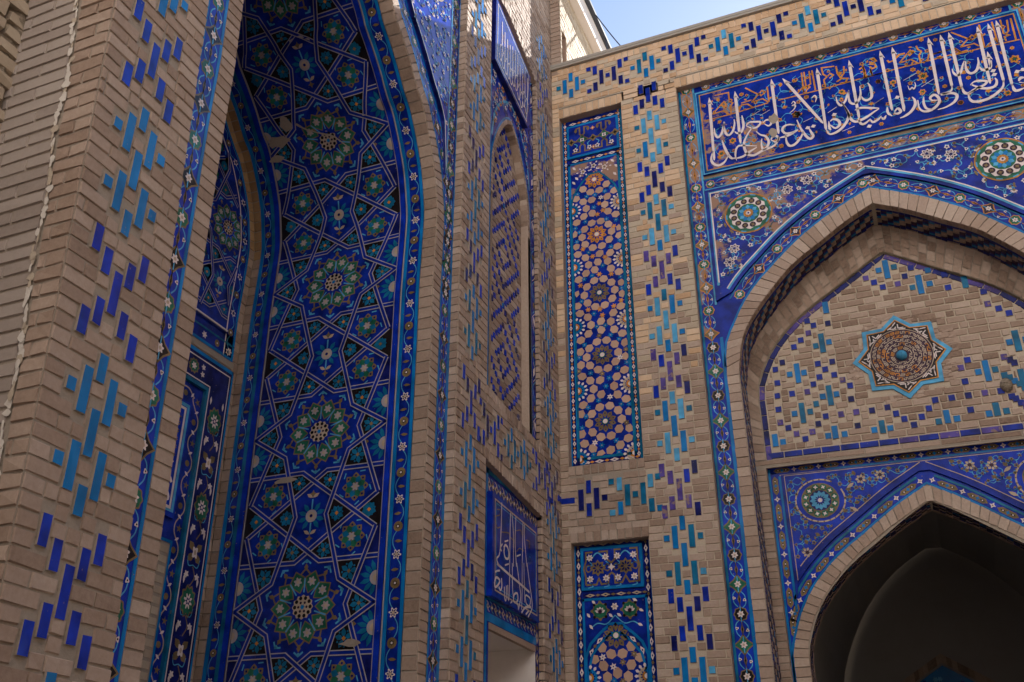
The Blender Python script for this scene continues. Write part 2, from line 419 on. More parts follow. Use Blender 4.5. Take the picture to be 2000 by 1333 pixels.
def soldiers(A, u0, u1, v0, v1, n=None, mat='brick', h=.004, w=.070, slope=0.0):
    n = max(1, round((u1 - u0) / w)); s = (u1 - u0) / n
    for k in range(n):
        d = slope * (k + .5) / n
        A.slab(u0 + k * s + .0035, v0 + d + random.uniform(0, .004), u0 + (k + 1) * s - .0035, v1 + d - .003, mat, h + random.uniform(-.002, .002), random.uniform(.2, .9), .004, .002)
# ================================================================ the brick portal on the left
portal = empty('brick_portal', B(-.9, 3.9, 0), 'towering brick portal with a deep arch lined with blue star-patterned tile', 'portal')
# ---------------------------------------------------------------- near pier
PTOP = 9.9
ue = lambda z: 6.007 + .0508 * (z - 2.511)                  # its outer edge leans a little
ur = lambda z: 5.40 + .046 * (z - 2.148)                    # edge towards the flower band
uc = lambda z: 5.718 + .050 * (z - 2.43)                    # axis of the glazed pattern
A = Art(FL(0)); rnd = random.Random(3)
near_tiles = []
for k in range(-4, 11):
    z = 3.665 + .6225 * k; f = motif_x if k % 2 == 0 else motif_lozenge
    near_tiles += [(uc(v) + (u), v, q) for u, v, q in f(0, z)]
near_tiles = [t for t in near_tiles if .2 < t[1] < PTOP - .1]
A.poly([(ur(0), 0), (ue(0), 0), (ue(PTOP), PTOP), (ur(PTOP), PTOP)], 'mortar', -.003)
bricks(A, 5.2, 6.6, 0, PTOP, tile_rects(near_tiles), lambda v: [(ur(v) - .008, ue(v))], length=.142, seed=11, h=.004, joint=.008, jit=.003, tone=(.3, .8))
A.face3([B(0, ur(0), 0), B(0, ur(PTOP), PTOP), B(-.075, ur(PTOP), PTOP), B(-.075, ur(0), 0)], 'mortar')
pier = A.build('brick_pier', portal)
A = Art(FL(0))
lay_tiles(A, near_tiles, lambda u, v: ('cobalt_bright' if round((v - 3.665) / .6225 - (.25 if 0 else 0)) % 2 == 0 else 'turquoise'), h=.009)
# colour by motif, not by height
A = Art(FL(0))
for k in range(-4, 11):
    z = 3.665 + .6225 * k; f, m = (motif_x, 'cobalt_bright') if k % 2 == 0 else (motif_lozenge, 'turquoise')
    lay_tiles(A, [(uc(v) + u, v, q) for u, v, q in f(0, z) if .2 < v < PTOP - .1], lambda u, v, m=m: m, h=.009)
A.build('glazed_bricks', pier)
# end face towards the camera: smooth long bricks, then rough corner quoins, with a lime-filled seam between
E_ = Art(lambda u, v, h: (-u, -(ue(v) + h), v))             # u runs to the left, away from the corner
E_.quad(0, 0, .75, PTOP, 'mortar', -.003)
bricks(E_, 0, .21, 0, PTOP, length=.20, seed=21, h=.004, jit=.004, tone=(.35, .75), region=lambda v: [(0, .10 + .045 * (v - 2.5))], course=.0665, joint=.009)
bricks(E_, .1, .75, 0, PTOP, length=.34, seed=22, mat='smooth_brick', h=.004, jit=.002, tone=(.2, .9), region=lambda v: [(.12 + .045 * (v - 2.5), .62)], course=.0665, joint=.010)
E_.build('end_face', pier)
S_ = Art(lambda u, v, h: (-u, -(ue(v) + h), v)); rr = random.Random(5); v = .2
while v < PTOP:
    c = .11 + .045 * (v - 2.5) + .012 * math.sin(v * 9) + rr.uniform(-.008, .008); n = 8; a = rr.uniform(.006, .024)
    S_.poly([(c + a * math.cos(2 * math.pi * k / n) * rr.uniform(.5, 1.3), v + rr.uniform(.012, .034) * math.sin(2 * math.pi * k / n)) for k in range(n)], 'lime' if rr.random() < .7 else 'pale_mortar', .005 + rr.uniform(0, .008)); v += rr.uniform(.014, .045)
S_.build('lime_seam', pier)

# ---------------------------------------------------------------- recessed trim round the arch
TX = -.07
ARCH_PX = [(851, 469.5), (854, 411), (852.5, 378.5), (847.5, 320), (837, 259), (825, 203), (814.8, 173), (801.8, 123.5), (785, 69), (770.6, 26), (765, 0)]
prof = [(2.655, 5.4)] + [on_x(p, TX) for p in ARCH_PX] + [(3.92, 7.80)]
prof = [(2.648, 5.0)] + smooth(prof, 3)
curve = arch(prof, 3.92, 0.0)
for i, (u, z) in enumerate(curve):                          # the near jamb leans like the pier beside it
    if u > 5.0: curve[i] = (u - .03 + .024 * max(-2, min(1.5, z - 3.6)), z)
def no_self(pts):
    out = [pts[0]]
    for p in pts[1:]:
        if math.hypot(p[0] - out[-1][0], p[1] - out[-1][1]) > 1e-4: out.append(p)
    return out
curve = no_self(curve)
T = Art(FL(TX))
# far spandrel ground and strip, near strip
far_out = 2.333
band(T, curve, .0, .125, 'mortar', -.003)
g = along(curve); S = T.sub(g); s = 0.0
while s < g.length - .05:                                   # brick edging, one brick deep
    S.slab(s + .0035, .003, s + .0625, .122, 'brick', .004, random.uniform(.3, .85), .003, .002); s += .0665
pier_trim = T.build('arch_edging', portal)
T = Art(FL(TX))
mid = offset(curve, .21); far_half = [p for p in mid if p[0] < 3.92]; near_half = [p for p in mid if p[0] >= 3.92]
for half in (far_half, near_half):
    half = resample(half, .1); L = along(half).length
    floral_strip(T, half, .125, [.12 + .235 * k for k in range(int(L / .235))], 'cobalt_bright', 'khaki', ('green', 'black'), h=.003)
band(T, curve, .125, .150, 'turquoise', .003); band(T, curve, .272, .30, 'turquoise', .003)
T.build('flower_band', portal)
# spandrel of the arch (far half): raised cobalt panel, bordered strip up its outer edge
sp_line = [p for p in resample(offset(curve, .34), .08) if 5.9 < p[1] and p[0] < 3.92]
T = Art(FL(TX))
T.poly([(far_out, 5.6)] + [(max(p[0], far_out + .01), p[1]) for p in resample(offset(curve, .29), .1) if p[1] > 5.6 and p[0] < 3.92] + [(3.92, 9.9), (far_out, 9.9)], 'cobalt', -.001)
inner = [(2.56, sp_line[0][1] + .55)] + [p for p in sp_line if p[0] > 2.60 and p[1] > 6.3] + [(3.92, sp_line[-1][1]), (3.92, 9.4), (2.56, 9.4)]
T.block(inner, 0, .03, 'cobalt_bright', 'navy')
for a, b in ((.012, 'sky_blue'), (.0, 'white')): T.stroke(inner[:-2], .022 if a else .012, b, .032 + (.001 if not a else 0))
T.stroke([inner[-1], inner[0]], .016, 'sky_blue', .033)
scroll(T, inner, 31, step=.11, h=.034, size=.026, avoid=[((2.95, 8.35), .24)])
T.disc((2.95, 8.35), .2, 'turquoise', .034, 28, .25); T.ring((2.95, 8.35), .22, .03, 'cream', .035, 28); flower(T, (2.95, 8.35), .1, 8, 'white', 'cobalt', .036)
edge = [(2.44, 5.3), (2.44, 9.9)]
floral_strip(T, edge, .15, [.15 + .235 * k for k in range(19)], 'cobalt', 'khaki', ('black', 'green'), h=.002)
T.quad(far_out, 0, far_out + .022, 9.9, 'turquoise', .004)
T.build('spandrel', portal)

# ---------------------------------------------------------------- soffit of the deep arch
SA = Art(None, .05)
gs = along(curve)
def fs(s, d, h):
    u, z = gs(max(0, s), -h); return (-d, -u, z)
SA.f = SA.base = fs
SL = gs.length; steps = [k * .5 for k in range(int(5.2 / .5))] + [5.0 + .06 * k for k in range(int((SL - 10.0) / .06) + 1)] + [SL - 5 + .5 * k for k in range(11)]
steps = sorted(x for x in set(steps) if x <= SL)
def lane(d0, d1, m, h):
    for a, b in zip(steps, steps[1:]): SA.quad(a, d0, b, d1, m, h)
lane(.07, .185, 'mortar', -.003); lane(1.735, 1.81, 'mortar', -.003)
s = 0
while s < SL:
    SA.slab(s + .004, .073, s + .086, .183, 'brick', .003, random.uniform(.2, .7), .003, .002)
    SA.slab(s + .004, 1.738, s + .086, 1.808, 'amber_brick' if 6.0 < s < 7.6 else 'brick', .003, random.uniform(.2, .7), .003, .002); s += .09
soff = SA.build('arch_soffit', portal)
SA = Art(fs, .05)
VISIBLE = SL * .5 + .3
for d0, d1, m, h in ((.185, .212, 'turquoise', .004), (.212, .303, 'cobalt', .002), (.303, .332, 'turquoise', .004), (.332, .342, 'shaded_white', .005), (.343, .388, 'cobalt_bright', .012), (.388, .397, 'shaded_white', .006),
                     (1.53, 1.540, 'shaded_white', .006), (1.542, 1.592, 'cobalt_bright', .012), (1.592, 1.63, 'teal', .004), (1.63, 1.70, 'cobalt', .002), (1.70, 1.735, 'turquoise', .004)): lane(d0, d1, m, h)
k = 0; s = .1
while s < VISIBLE:
    for dc, wd in ((.257, .09), (1.665, .07)):
        if k % 2 == 0:
            SA.disc((s, dc), wd * .40, 'khaki', .005, 12); SA.lobed((s, dc), wd * .2, 6, .25, 'black', .006); SA.disc((s, dc), wd * .09, 'white', .007, 6)
        else: SA.lobed((s, dc), wd * .42, 6, .24, 'white', .005, .4); SA.lobed((s, dc), wd * .30, 6, .3, 'navy', .006, .4); SA.lobed((s, dc), wd * .2, 6, .3, 'cream', .007, 1)
        e = 1 if k % 2 else -1
        SA.stroke(smooth([(s + .03, dc + e * .01), (s + .07, dc + e * wd * .36), (s + .12, dc + e * wd * .36), (s + .165, dc + e * .005)], 3), .006, 'sky_blue', .004)
        SA.petal((s + .09, dc - e * wd * .1), 1.5 * e, -.03, .03, .022, 'khaki', .005)
    s += .192; k += 1
SA.build('flower_border', soff)
SA = Art(fs, .05); lane(.398, 1.53, 'cobalt', .001); SA.build('star_ground', soff)

def girih(G, cells, ok=lambda p: True, sx=1.0, sy=1.0, dark='black', seed=1, simple=False):
    """ten-fold strapwork; local frame p across (+-.565), q up, medallion at the origin, rosettes at q = +-.645"""
    rng = random.Random(seed)
    def sp(pts, d=.09):
        out = [pts[0]]
        for a, b in zip(pts, pts[1:]):
            n = max(1, int(math.hypot(b[0] - a[0], b[1] - a[1]) / d)); out += [(a[0] + (b[0] - a[0]) * k / n, a[1] + (b[1] - a[1]) * k / n) for k in range(1, n + 1)]
        return out
    def P(pts, m, h):
        if all(ok(p) for p in pts): G.poly(pts, m, h)
    def strap(pts, h):
        pts = sp(pts); run = []
        for p in pts + [None]:
            if p is not None and ok(p): run.append(p)
            else:
                if len(run) > 1: G.stroke(run, .037, 'shaded_white', h); G.stroke(run, .0215, 'cobalt', h + .0008)
                run = []
    R2 = .645
    for c in cells:
        for a in (1, -1):
            for b in (1, -1):
                m = lambda pts: [(a * x, c + b * y) for x, y in pts]
                P(m([(0, .258), (.105, .33), (.232, .325), (.17, .136)]), dark, .002)
                P(m([(.385, .537), (.272, .467), (.232, .327), (.46, .327)]), dark, .002)
                P(m([(.565, .327), (.46, .327), (.535, .125), (.565, .11)]), 'navy', .002)
                if b > 0:
                    P(m([(.17, .136), (.36, 0), (.17, -.136), (.128, 0)]), dark, .002); P(m([(.565, R2), (.385, .537), (.34, R2), (.385, 2 * R2 - .537)]), dark, .002)
                    P(m([(.565, .11), (.535, .125), (.36, 0), (.535, -.125), (.565, -.11)]), dark, .002)
                for q, r, w in (((.13, .255), .06, .05), ((.345, .42), .07, .06), ((.21, 0), .06, .06), ((.44, R2), .07, .06), ((.47, 0), .06, .07)):   # arabesques in the dark kites
                    if (b < 0 and q[1] in (0, R2)): continue
                    x, y = a * q[0], c + b * q[1]
                    if not ok((x, y)): continue
                    ang = rng.uniform(0, 6.28)
                    for k in range(5): G.petal((x, y), ang + k * 1.257, .004, r, w * .62, 'teal', .003)
                    for k in range(5): t = ang + .63 + k * 1.257; G.disc((x + r * .75 * math.cos(t), y + r * .75 * math.sin(t)), .008, 'teal', .003, 6)
                    G.diamond((x, y), .016, .016, 'ochre' if rng.random() < .5 else 'khaki', .004)
                q = (a * .345, c + b * .18)                         # green flower in each pentagon
                if ok(q):
                    G.lobed(q, .108, 8, .13, 'khaki', .002)
                    for k in range(8): G.petal(q, k * .785 + .39, .02, .085, .05, 'green' if k % 2 else 'teal', .003)
                    for k in range(8): G.disc((q[0] + .083 * math.cos(k * .785), q[1] + .083 * math.sin(k * .785)), .009, 'navy', .0035, 6)
                    flower(G, q, .035, 6, 'shaded_white', 'cream', .004)
                    for k in range(5):
                        t = k * 1.257 + .6; G.stroke([(q[0] + .115 * math.cos(t), q[1] + .115 * math.sin(t)), (q[0] + .135 * math.cos(t + .3), q[1] + .135 * math.sin(t + .3))], .009, 'sky_blue', .003)
                q = (a * .562, c + b * .48)                         # half daisies along the border
                if ok(q):
                    for k in range(6):
                        t = (math.pi if a > 0 else 0) + (k - 2.5) * .5
                        G.petal(q, t, .03, .13, .034, 'teal', .003)
                    G.poly([(q[0] + .05 * math.cos(t), q[1] + .05 * math.sin(t)) for t in [(math.pi / 2 if a > 0 else -math.pi / 2) + math.pi * k / 10 for k in range(11)]], 'shaded_white', .004)
                    G.poly([(q[0] + .026 * math.cos(t), q[1] + .026 * math.sin(t)) for t in [(math.pi / 2 if a > 0 else -math.pi / 2) + math.pi * k / 8 for k in range(9)]], 'cream', .005)
                    G.diamond((q[0] - a * .15, q[1] + .03), .02, .016, 'khaki', .003)
        q = (0, c)                                                  # white-ringed daisy
        if ok(q):
            for k in range(10):
                if k not in (0, 5): G.petal(q, k * .628 + 1.57, .03, .115, .034, 'teal', .003)
            for e in (1, -1):
                G.stroke([(0, c + e * .05), (0, c + e * .125)], .012, 'sky_blue', .003); G.petal((0, c + e * .135), 2.6 if e > 0 else .55, 0, .06, .026, 'cream', .004); G.petal((0, c + e * .135), .55 if e > 0 else 2.6, 0, .06, .026, 'cream', .004)
                G.star((0, c + e * .165), .03, .013, 4, 'khaki', .004)
            G.disc(q, .047, 'shaded_white', .004, 16); G.disc(q, .03, 'cream', .005, 12); G.disc(q, .013, 'navy', .006, 8)
        q = (0, c + R2)                                             # the ten-petalled rosette
        if ok(q) and ok((0, c + R2 + .2)):
            G.star(q, .275, .215, 10, 'khaki', .002, math.pi / 2); G.star(q, .258, .2, 10, 'cobalt', .0025, math.pi / 2)
            for k in range(10):
                t = k * .6283 + math.pi / 2 + .314
                G.petal(q, t, .095, .262, .125, 'khaki', .003); G.petal(q, t, .105, .25, .104, 'green', .0035)
                f = (q[0] + .183 * math.cos(t), q[1] + .183 * math.sin(t)); flower(G, f, .036, 6, 'shaded_white', 'cream', .0045, t)
                t2 = t + .314; G.diamond((q[0] + .275 * math.cos(t2), q[1] + .275 * math.sin(t2)), .026, .017, 'khaki', .004, t2)
                G.stroke([(q[0] + .3 * math.cos(t2 - .12), q[1] + .3 * math.sin(t2 - .12)), (q[0] + .325 * math.cos(t2), q[1] + .325 * math.sin(t2)), (q[0] + .3 * math.cos(t2 + .12), q[1] + .3 * math.sin(t2 + .12))], .012, 'sky_blue', .003)
                G.stroke([(q[0] + .1 * math.cos(t2), q[1] + .1 * math.sin(t2)), (q[0] + .2 * math.cos(t2), q[1] + .2 * math.sin(t2))], .01, 'sky_blue', .004)
            for k in range(20):
                t = k * .314; G.disc((q[0] + .315 * math.cos(t), q[1] + .315 * math.sin(t)), .013, 'sky_blue' if k % 2 else 'cobalt_bright', .003, 6)
            G.disc(q, .098, 'cobalt', .0045, 20); G.lobed(q, .085, 12, .07, 'cream', .005)
            for k in range(10): G.disc((q[0] + .062 * math.cos(k * .628), q[1] + .062 * math.sin(k * .628)), .014, 'black', .006, 7)
            for k in range(6): G.disc((q[0] + .033 * math.cos(k * 1.047), q[1] + .033 * math.sin(k * 1.047)), .010, 'wine', .006, 6)
            G.star(q, .022, .012, 6, 'turquoise', .0065)
        for a in (1, -1):
            for b in (1, -1):
                strap([(a * .565, c + b * .327), (a * .102, c + b * .331), (-a * .535, c - b * .125)], .0065 + (.0016 if a * b > 0 else 0))
            strap([(a * .535, c + .125), (a * .34, c + R2), (a * .535, c + 2 * R2 - .125)], .0105)
            strap([(a * .565, c + R2), (a * .272, c + .467), (a * .128, c), (a * .272, c - .467), (a * .565, c - R2)], .0125)
SA = Art(fs, .05); G = SA.sub(lambda p, q: (4.985 + q * .998, .964 + p))
girih(G, [1.287 * k for k in range(-4, 5)], ok=lambda p: 0 < 4.985 + p[1] < VISIBLE)
# losses of glaze showing bare plaster
for c, r, sq in (((7.02, 1.42), .1, .6), ((6.88, 1.49), .07, .5), ((7.14, 1.30), .05, 1.2), ((3.99, 1.22), .09, .25), ((2.8, .55), .08, .3)):
    n = 11; SA.poly([(c[0] + r * sq * (1 + random.uniform(-.35, .35)) * math.cos(6.283 * k / n), c[1] + r * (1 + random.uniform(-.35, .35)) * math.sin(6.283 * k / n)) for k in range(n)], 'mortar', .016)
SA.stroke(smooth([(7.12, 1.2), (7.05, 1.12), (6.98, 1.0), (6.93, .9), (6.8, .78)], 3), [.008 + random.uniform(0, .012) for _ in range(13)], 'mortar', .0165)
SA.build('star_strapwork', soff)

# ---------------------------------------------------------------- back wall of the deep arch
BX = -1.81
BWall = Art(FL(BX))
inn = lambda d: offset(curve, -d)
BWall.poly([p for p in resample(curve, .15)], 'mortar', -.004)
g = along(curve); S = BWall.sub(g); s = 0
while s < g.length - .05:
    if g(s, 0)[1] > 4.9: S.slab(s + .004, -.068, s + .086, -.003, 'amber_brick' if g(s, 0)[1] > 6.1 else 'brick', .003, random.uniform(.2, .8), .003, .002)
    else: S.slab(s + .004, -.038, s + .086, -.003, 'brick', .003, random.uniform(.2, .8), .003, .002)
    s += .09
bw = BWall.build('niche_back_wall', portal)
W = Art(FL(BX))
up = [p for p in resample(curve, .07) if p[1] > 5.0]
band(W, up, -.095, -.07, 'turquoise', .003); band(W, up, -.19, -.095, 'cobalt', .002); band(W, up, -.202, -.19, 'white', .004)
ub = offset(up, -.143); gg = along(ub); Sx = W.sub(gg); k = 0; s = .05
while s < gg.length:
    if k % 2: Sx.disc((s, 0), .032, 'khaki', .004, 10); Sx.disc((s, 0), .01, 'white', .005, 6)
    else: Sx.lobed((s, 0), .034, 6, .25, 'white', .004); Sx.lobed((s, 0), .02, 6, .25, 'navy', .005)
    Sx.stroke(smooth([(s + .03, 0), (s + .08, .03 if k % 2 else -.03), (s + .15, 0)], 3), .006, 'sky_blue', .003); s += .175; k += 1
W.build('flower_border', bw)
W = Art(FL(BX)); reg = [p for p in resample(offset(curve, -.2), .07) if p[1] > 5.25]
W.poly(reg, 'cobalt', .002); G = W.sub(lambda p, q: (3.92 + p, 5.60 + q))
okk = lambda p: p[1] + 5.60 > 5.27 and inside((3.92 + p[0], 5.6 + p[1]), reg)
for cx in (-.90, 0.0, .90):
    girih(W.sub(lambda p, q, cx=cx: (3.92 + cx + p * .797, 5.62 + q * .8)), [0, 1.287], ok=lambda p, cx=cx: inside((3.92 + cx + p[0] * .797, 5.62 + p[1] * .8), reg) and 5.62 + p[1] * .8 > 5.27, dark='khaki' if cx else 'black', seed=4)
W.stroke([(2.845, 5.25), (5.0, 5.25)], .012, 'white', .016)
W.build('star_panel', bw)
W = Art(FL(BX))
W.quad(2.72, 5.03, 5.1, 5.24, 'cobalt', .002); W.quad(2.84, 5.222, 5.0, 5.24, 'navy', .012); W.quad(2.72, 5.03, 5.1, 5.055, 'turquoise', .004); W.quad(2.72, 5.15, 5.1, 5.165, 'teal', .004)
for k in range(14): (W.disc((2.78 + .16 * k, 5.10), .03, 'khaki', .005, 10), W.disc((2.78 + .16 * k, 5.10), .008, 'white', .006, 6)) if k % 2 else W.lobed((2.78 + .16 * k, 5.10), .032, 6, .25, 'white', .005)
W.quad(2.70, 4.97, 5.1, 5.025, 'mortar', .004)
W.quad(2.685, 0, 5.15, 4.955, 'navy', .002); W.quad(2.685, 0, 2.705, 4.955, 'turquoise', .005); W.quad(2.685, 4.925, 5.15, 4.955, 'turquoise', .005)
W.stroke([(2.725, 0), (2.725, 4.895), (5.1, 4.895)], .010, 'white', .005); W.stroke([(2.945, 0), (2.945, 4.72), (4.9, 4.72)], .010, 'white', .005)
for k in range(7):
    z = 4.476 - .68 * k
    for zz, big in ((z, 1), (z - .335, 0)):
        if big:
            W.lobed((2.835, zz), .088, 10, .1, 'khaki', .004, 0, 1.35); W.lobed((2.835, zz), .075, 10, .1, 'green', .005, 0, 1.35); W.lobed((2.835, zz), .05, 8, .25, 'white', .006, .3, 1.2); W.lobed((2.835, zz), .03, 6, .25, 'navy', .007)
            W.disc((2.835, zz), .012, 'white', .008, 6)
        else:
            for t in (.785, 2.36, 3.93, 5.5): W.petal((2.835, zz), t, .01, .10, .055, 'khaki', .004)
            flower(W, (2.835, zz), .038, 4, 'white', 'cream', .006, .785, 1.4)
        W.stroke(smooth([(2.835, zz - .1), (2.80, zz - .17), (2.84, zz - .24)], 3), .009, 'khaki', .004)
        for e in (-1, 1):
            W.lobed((2.835 + e * .058, zz - .165), .028, 5, .24, 'white', .005, e); W.petal((2.835 + e * .075, zz + .14), 1.57, -.03, .04, .022, 'white', .005)
            W.stroke(smooth([(2.835, zz - .09), (2.835 + e * .05, zz - .1), (2.835 + e * .07, zz - .04)], 3), .007, 'sky_blue', .004)
for k in range(9):
    for e in (-1, 1): W.lobed((3.05 + .22 * k, 4.81 + e * .03), .026, 5, .25, 'white', .005)
    W.lobed((3.16 + .22 * k, 4.81), .065, 10, .1, 'khaki', .004); W.lobed((3.16 + .22 * k, 4.81), .05, 10, .1, 'green', .005); W.lobed((3.16 + .22 * k, 4.81), .032, 6, .25, 'white', .006)
W.block([(2.98, 0), (3.01, 0), (3.01, 4.66), (4.85, 4.66), (4.85, 4.69), (2.98, 4.69)], .002, .03, 'teal')
W.quad(3.012, 0, 4.85, 4.655, 'cobalt', .0025)
W.quad(3.095, 0, 4.75, 3.455, 'mortar', .005); bricks(W, 3.115, 4.75, .5, 3.45, length=.2, mat='pale_brick', h=.009, seed=8, course=.07, joint=.016)
W.stroke([(3.105, 0), (3.105, 3.465), (4.75, 3.465)], .022, 'turquoise', .010)
path = resample([(3.055, .2), (3.055, 4.58), (4.8, 4.58)], .1); gg = along(path); Sx = W.sub(gg); s = .1; k = 0
while s < gg.length - .1:
    e = 1 if k % 2 else -1
    Sx.stroke(smooth([(s, 0), (s + .05, e * .034), (s + .11, e * .034), (s + .16, 0)], 4), [.010] * 13, 'cream', .004)
    if k % 2: Sx.disc((s + .08, -e * .012), .024, 'khaki', .005, 9)
    else: Sx.star((s + .08, -e * .012), .032, .012, 5, 'khaki', .005)
    Sx.petal((s + .16, 0), e, -.02, .03, .02, 'white', .006); s += .16; k += 1
W.build('flower_frame', bw)
W = Art(FL(BX))
W.block([(3.145, 3.62), (3.145, 4.49), (4.7, 4.49), (4.7, 3.62)], .003, .03, 'cobalt_bright', 'cobalt')
W.stroke([(4.7, 3.67), (3.175, 3.67), (3.175, 4.46), (4.7, 4.46)], .026, 'sky_blue', .031); W.stroke([(4.7, 3.685), (3.205, 3.685), (3.205, 4.43), (4.7, 4.43)], .02, 'white', .032)
for k in range(12):
    z = 4.36 - .06 * (k % 6); W.stroke(smooth([(3.24 + .14 * (k // 6), z), (3.28 + .14 * (k // 6), z - .03), (3.24 + .14 * (k // 6), z - .05)], 3), .009, 'khaki', .032)
for pts in ([(3.25, 4.0), (3.3, 4.03), (3.36, 4.02), (3.42, 3.99)], [(3.23, 3.86), (3.27, 3.90), (3.31, 3.86), (3.27, 3.80), (3.24, 3.74), (3.34, 3.72), (3.46, 3.78)], [(3.3, 4.3), (3.3, 3.9)], [(3.5, 4.38), (3.5, 3.74), (3.6, 3.7), (3.7, 3.76)], [(3.66, 4.38), (3.66, 3.8)], [(3.8, 4.38), (3.82, 3.76), (3.95, 3.72)]): W.stroke(smooth(pts, 4), .024, 'white', .033)
W.disc((3.27, 3.73), .022, 'khaki', .034, 10)
W.build('calligraphy_panel', bw)
# ---------------------------------------------------------------- pier between the arch and the corner
P_ = Art(FL(0)); LT = lambda u: 4.213 + .0834 * (u - .514); UB = lambda u: 4.879 + .0627 * (u - .646)
U0, U1, UT = .515, 1.76, 9.35                               # sides of the two recesses, head of the upper one
UTOP = lambda u: 9.12 + .36 * (u - .6) if u < 1.3 else 9.37
PIERTOP = 12.5
lean = lambda v: .262 + .016 * (v - 5)
fl, fr = [], []
zs = [(2.965, 1), (3.495, 0), (4.06, 1), (5.36, 1), (5.91, 0), (6.43, 1), (6.97, 0), (7.60, 1), (8.14, 0), (8.70, 1), (9.28, 0), (1.8, 1), (2.4, 0)]
for z, t in zs: fl.append((2.075, z, t))
for z, t in [(2.9, 1), (3.465, 0), (4.053, 1), (5.17, 1), (5.72, 0), (6.27, 1), (6.83, 0), (7.44, 1), (7.95, 0), (8.48, 1), (9.02, 0), (2.3, 0), (1.8, 1), (9.6, 1)]: fr.append((lean(z), z, t))
tl = []
for u, z, t in fl + fr: tl.append((motif_lozenge(u, z) if t else motif_x(u, z), 'turquoise' if t else 'cobalt_bright'))
bz = 4.585
row = [(1.10, bz, 2)] + [(1.10 + s * k * PIT, bz, 0) for s in (-1, 1) for k in (1, 3)] + [(1.10 + s * 2 * PIT, bz + t * .118, 1) for s in (-1, 1) for t in (-1, 1)] + [(1.10 + s * 4 * PIT, bz, 2) for s in (-1, 1)]
tl.append((row, 'turquoise'))
for c in (1.10 + 8 * PIT, 1.10 - 8 * PIT): tl.append(([q for q in band_blue(c, bz)], 'cobalt_bright'))
tl.append(([(2.075 + s * k * PIT, 4.66 + t * (.12 if k == 1 else .2), 1 if k else 0) for s in (-1, 1) for t in (-1, 1) for k in (1, 2)] + [(2.075, 4.66, 0)], 'cobalt_bright'))
tl.append((motif_x(.262, 4.512), 'cobalt_bright'))
tl.append(([(.05, 4.515, 2)], 'cobalt_bright'))
def solid(u, v):
    if not 0 <= u <= 2.333: return False
    if U0 < u < U1 and (v < LT(u) or (UB(u) < v < UTOP(u))): return False
    if U0 - .02 < u < U1 + .03 and (LT(u) <= v < LT(u) + .10 or UB(u) - .09 < v <= UB(u) or UTOP(u) <= v < UTOP(u) + .1): return False
    return True
def spans(v):
    out = []; st = None; n = 234
    for i in range(n + 1):
        u = 2.333 * i / n; ok = solid(u, v)
        if ok and st is None: st = u
        if (not ok or i == n) and st is not None: out.append((st, u)); st = None
    return out
hl = [r for t, m in tl for r in tile_rects(t)]
bricks(P_, 0, 2.333, 0, PIERTOP, hl, spans, seed=41, length=.145, h=.004, jit=.0025, tone=(.25, .85))
# mortar ground round the recesses
for q in ([(0, 0), (U0, 0), (U0, PIERTOP), (0, PIERTOP)], [(U1, 0), (2.333, 0), (2.333, PIERTOP), (U1, PIERTOP)], [(U0, LT(U0)), (U1, LT(U1)), (U1, UB(U1)), (U0, UB(U0))], [(U0, UTOP(U0)), (1.3, UTOP(1.3)), (U1, UTOP(U1)), (U1, PIERTOP), (U0, PIERTOP)]): P_.poly(q, 'mortar', -.003)
soldiers(P_, U0 - .02, U1 + .03, LT(U0), LT(U0) + .10, slope=.0834 * (U1 - U0))
soldiers(P_, U0 - .02, U1 + .03, UB(U0) - .09, UB(U0), slope=.0627 * (U1 - U0))
soldiers(P_, U0 - .02, 1.3, UTOP(U0), UTOP(U0) + .1, slope=.36 * .8); soldiers(P_, 1.3, U1 + .03, 9.37, 9.47)
# outer return towards the arch (bricks), recess returns
RD = .05
RA = Art(lambda a, v, h: (-a, -(2.333 + h), v)); RA.quad(0, 0, .075, PIERTOP, 'mortar', -.003)
bricks(RA, 0, .075, 0, PIERTOP, length=.2, seed=42, h=.003); P_.V, n0 = P_.V, len(P_.V)
def merge(Dst, Src):
    n = len(Dst.V); Dst.V += Src.V
    for f, m, t in zip(Src.F, Src.M, Src.T): Dst.F.append(tuple(n + i for i in f)); Dst.M.append(Dst.mi(Src.names[m])); Dst.T.append(t)
merge(P_, RA)
RB = Art(lambda a, v, h: (-a, -(U0 + h), v))
bricks(RB, 0, RD, 0, LT(U0), length=.2, seed=43, h=.001); bricks(RB, 0, RD, UB(U0), UTOP(U0), length=.2, seed=44, h=.001); merge(P_, RB)
for f in (LT, UTOP):
    for a, b in ((U0, 1.3), (1.3, U1)): P_.face3([B(0, a, f(a)), B(0, b, f(b)), B(-RD - .01, b, f(b)), B(-RD - .01, a, f(a))], 'brick', .4)
P_.face3([B(0, U0, UB(U0)), B(0, U1, UB(U1)), B(-RD - .01, U1, UB(U1)), B(-RD - .01, U0, UB(U0))], 'mortar')
P_.face3([B(0, U1, 0), B(0, U1, 9.4), B(-RD - .01, U1, 9.4), B(-RD - .01, U1, 0)], 'mortar')
fp = P_.build('panelled_pier', portal)
A = Art(FL(0))
for t, m in tl:
    for q in t: lay_tiles(A, [q], lambda u, v, m=m: ('navy' if m[0] == 'c' and random.random() < .35 else ('teal' if m[0] == 't' and random.random() < .25 else m)), clip=lambda u, v: solid(u, v))
A.slab(.004, 4.487, .10, 4.545, 'cobalt_bright', .008, .5, .002)
A.build('glazed_bricks', fp)

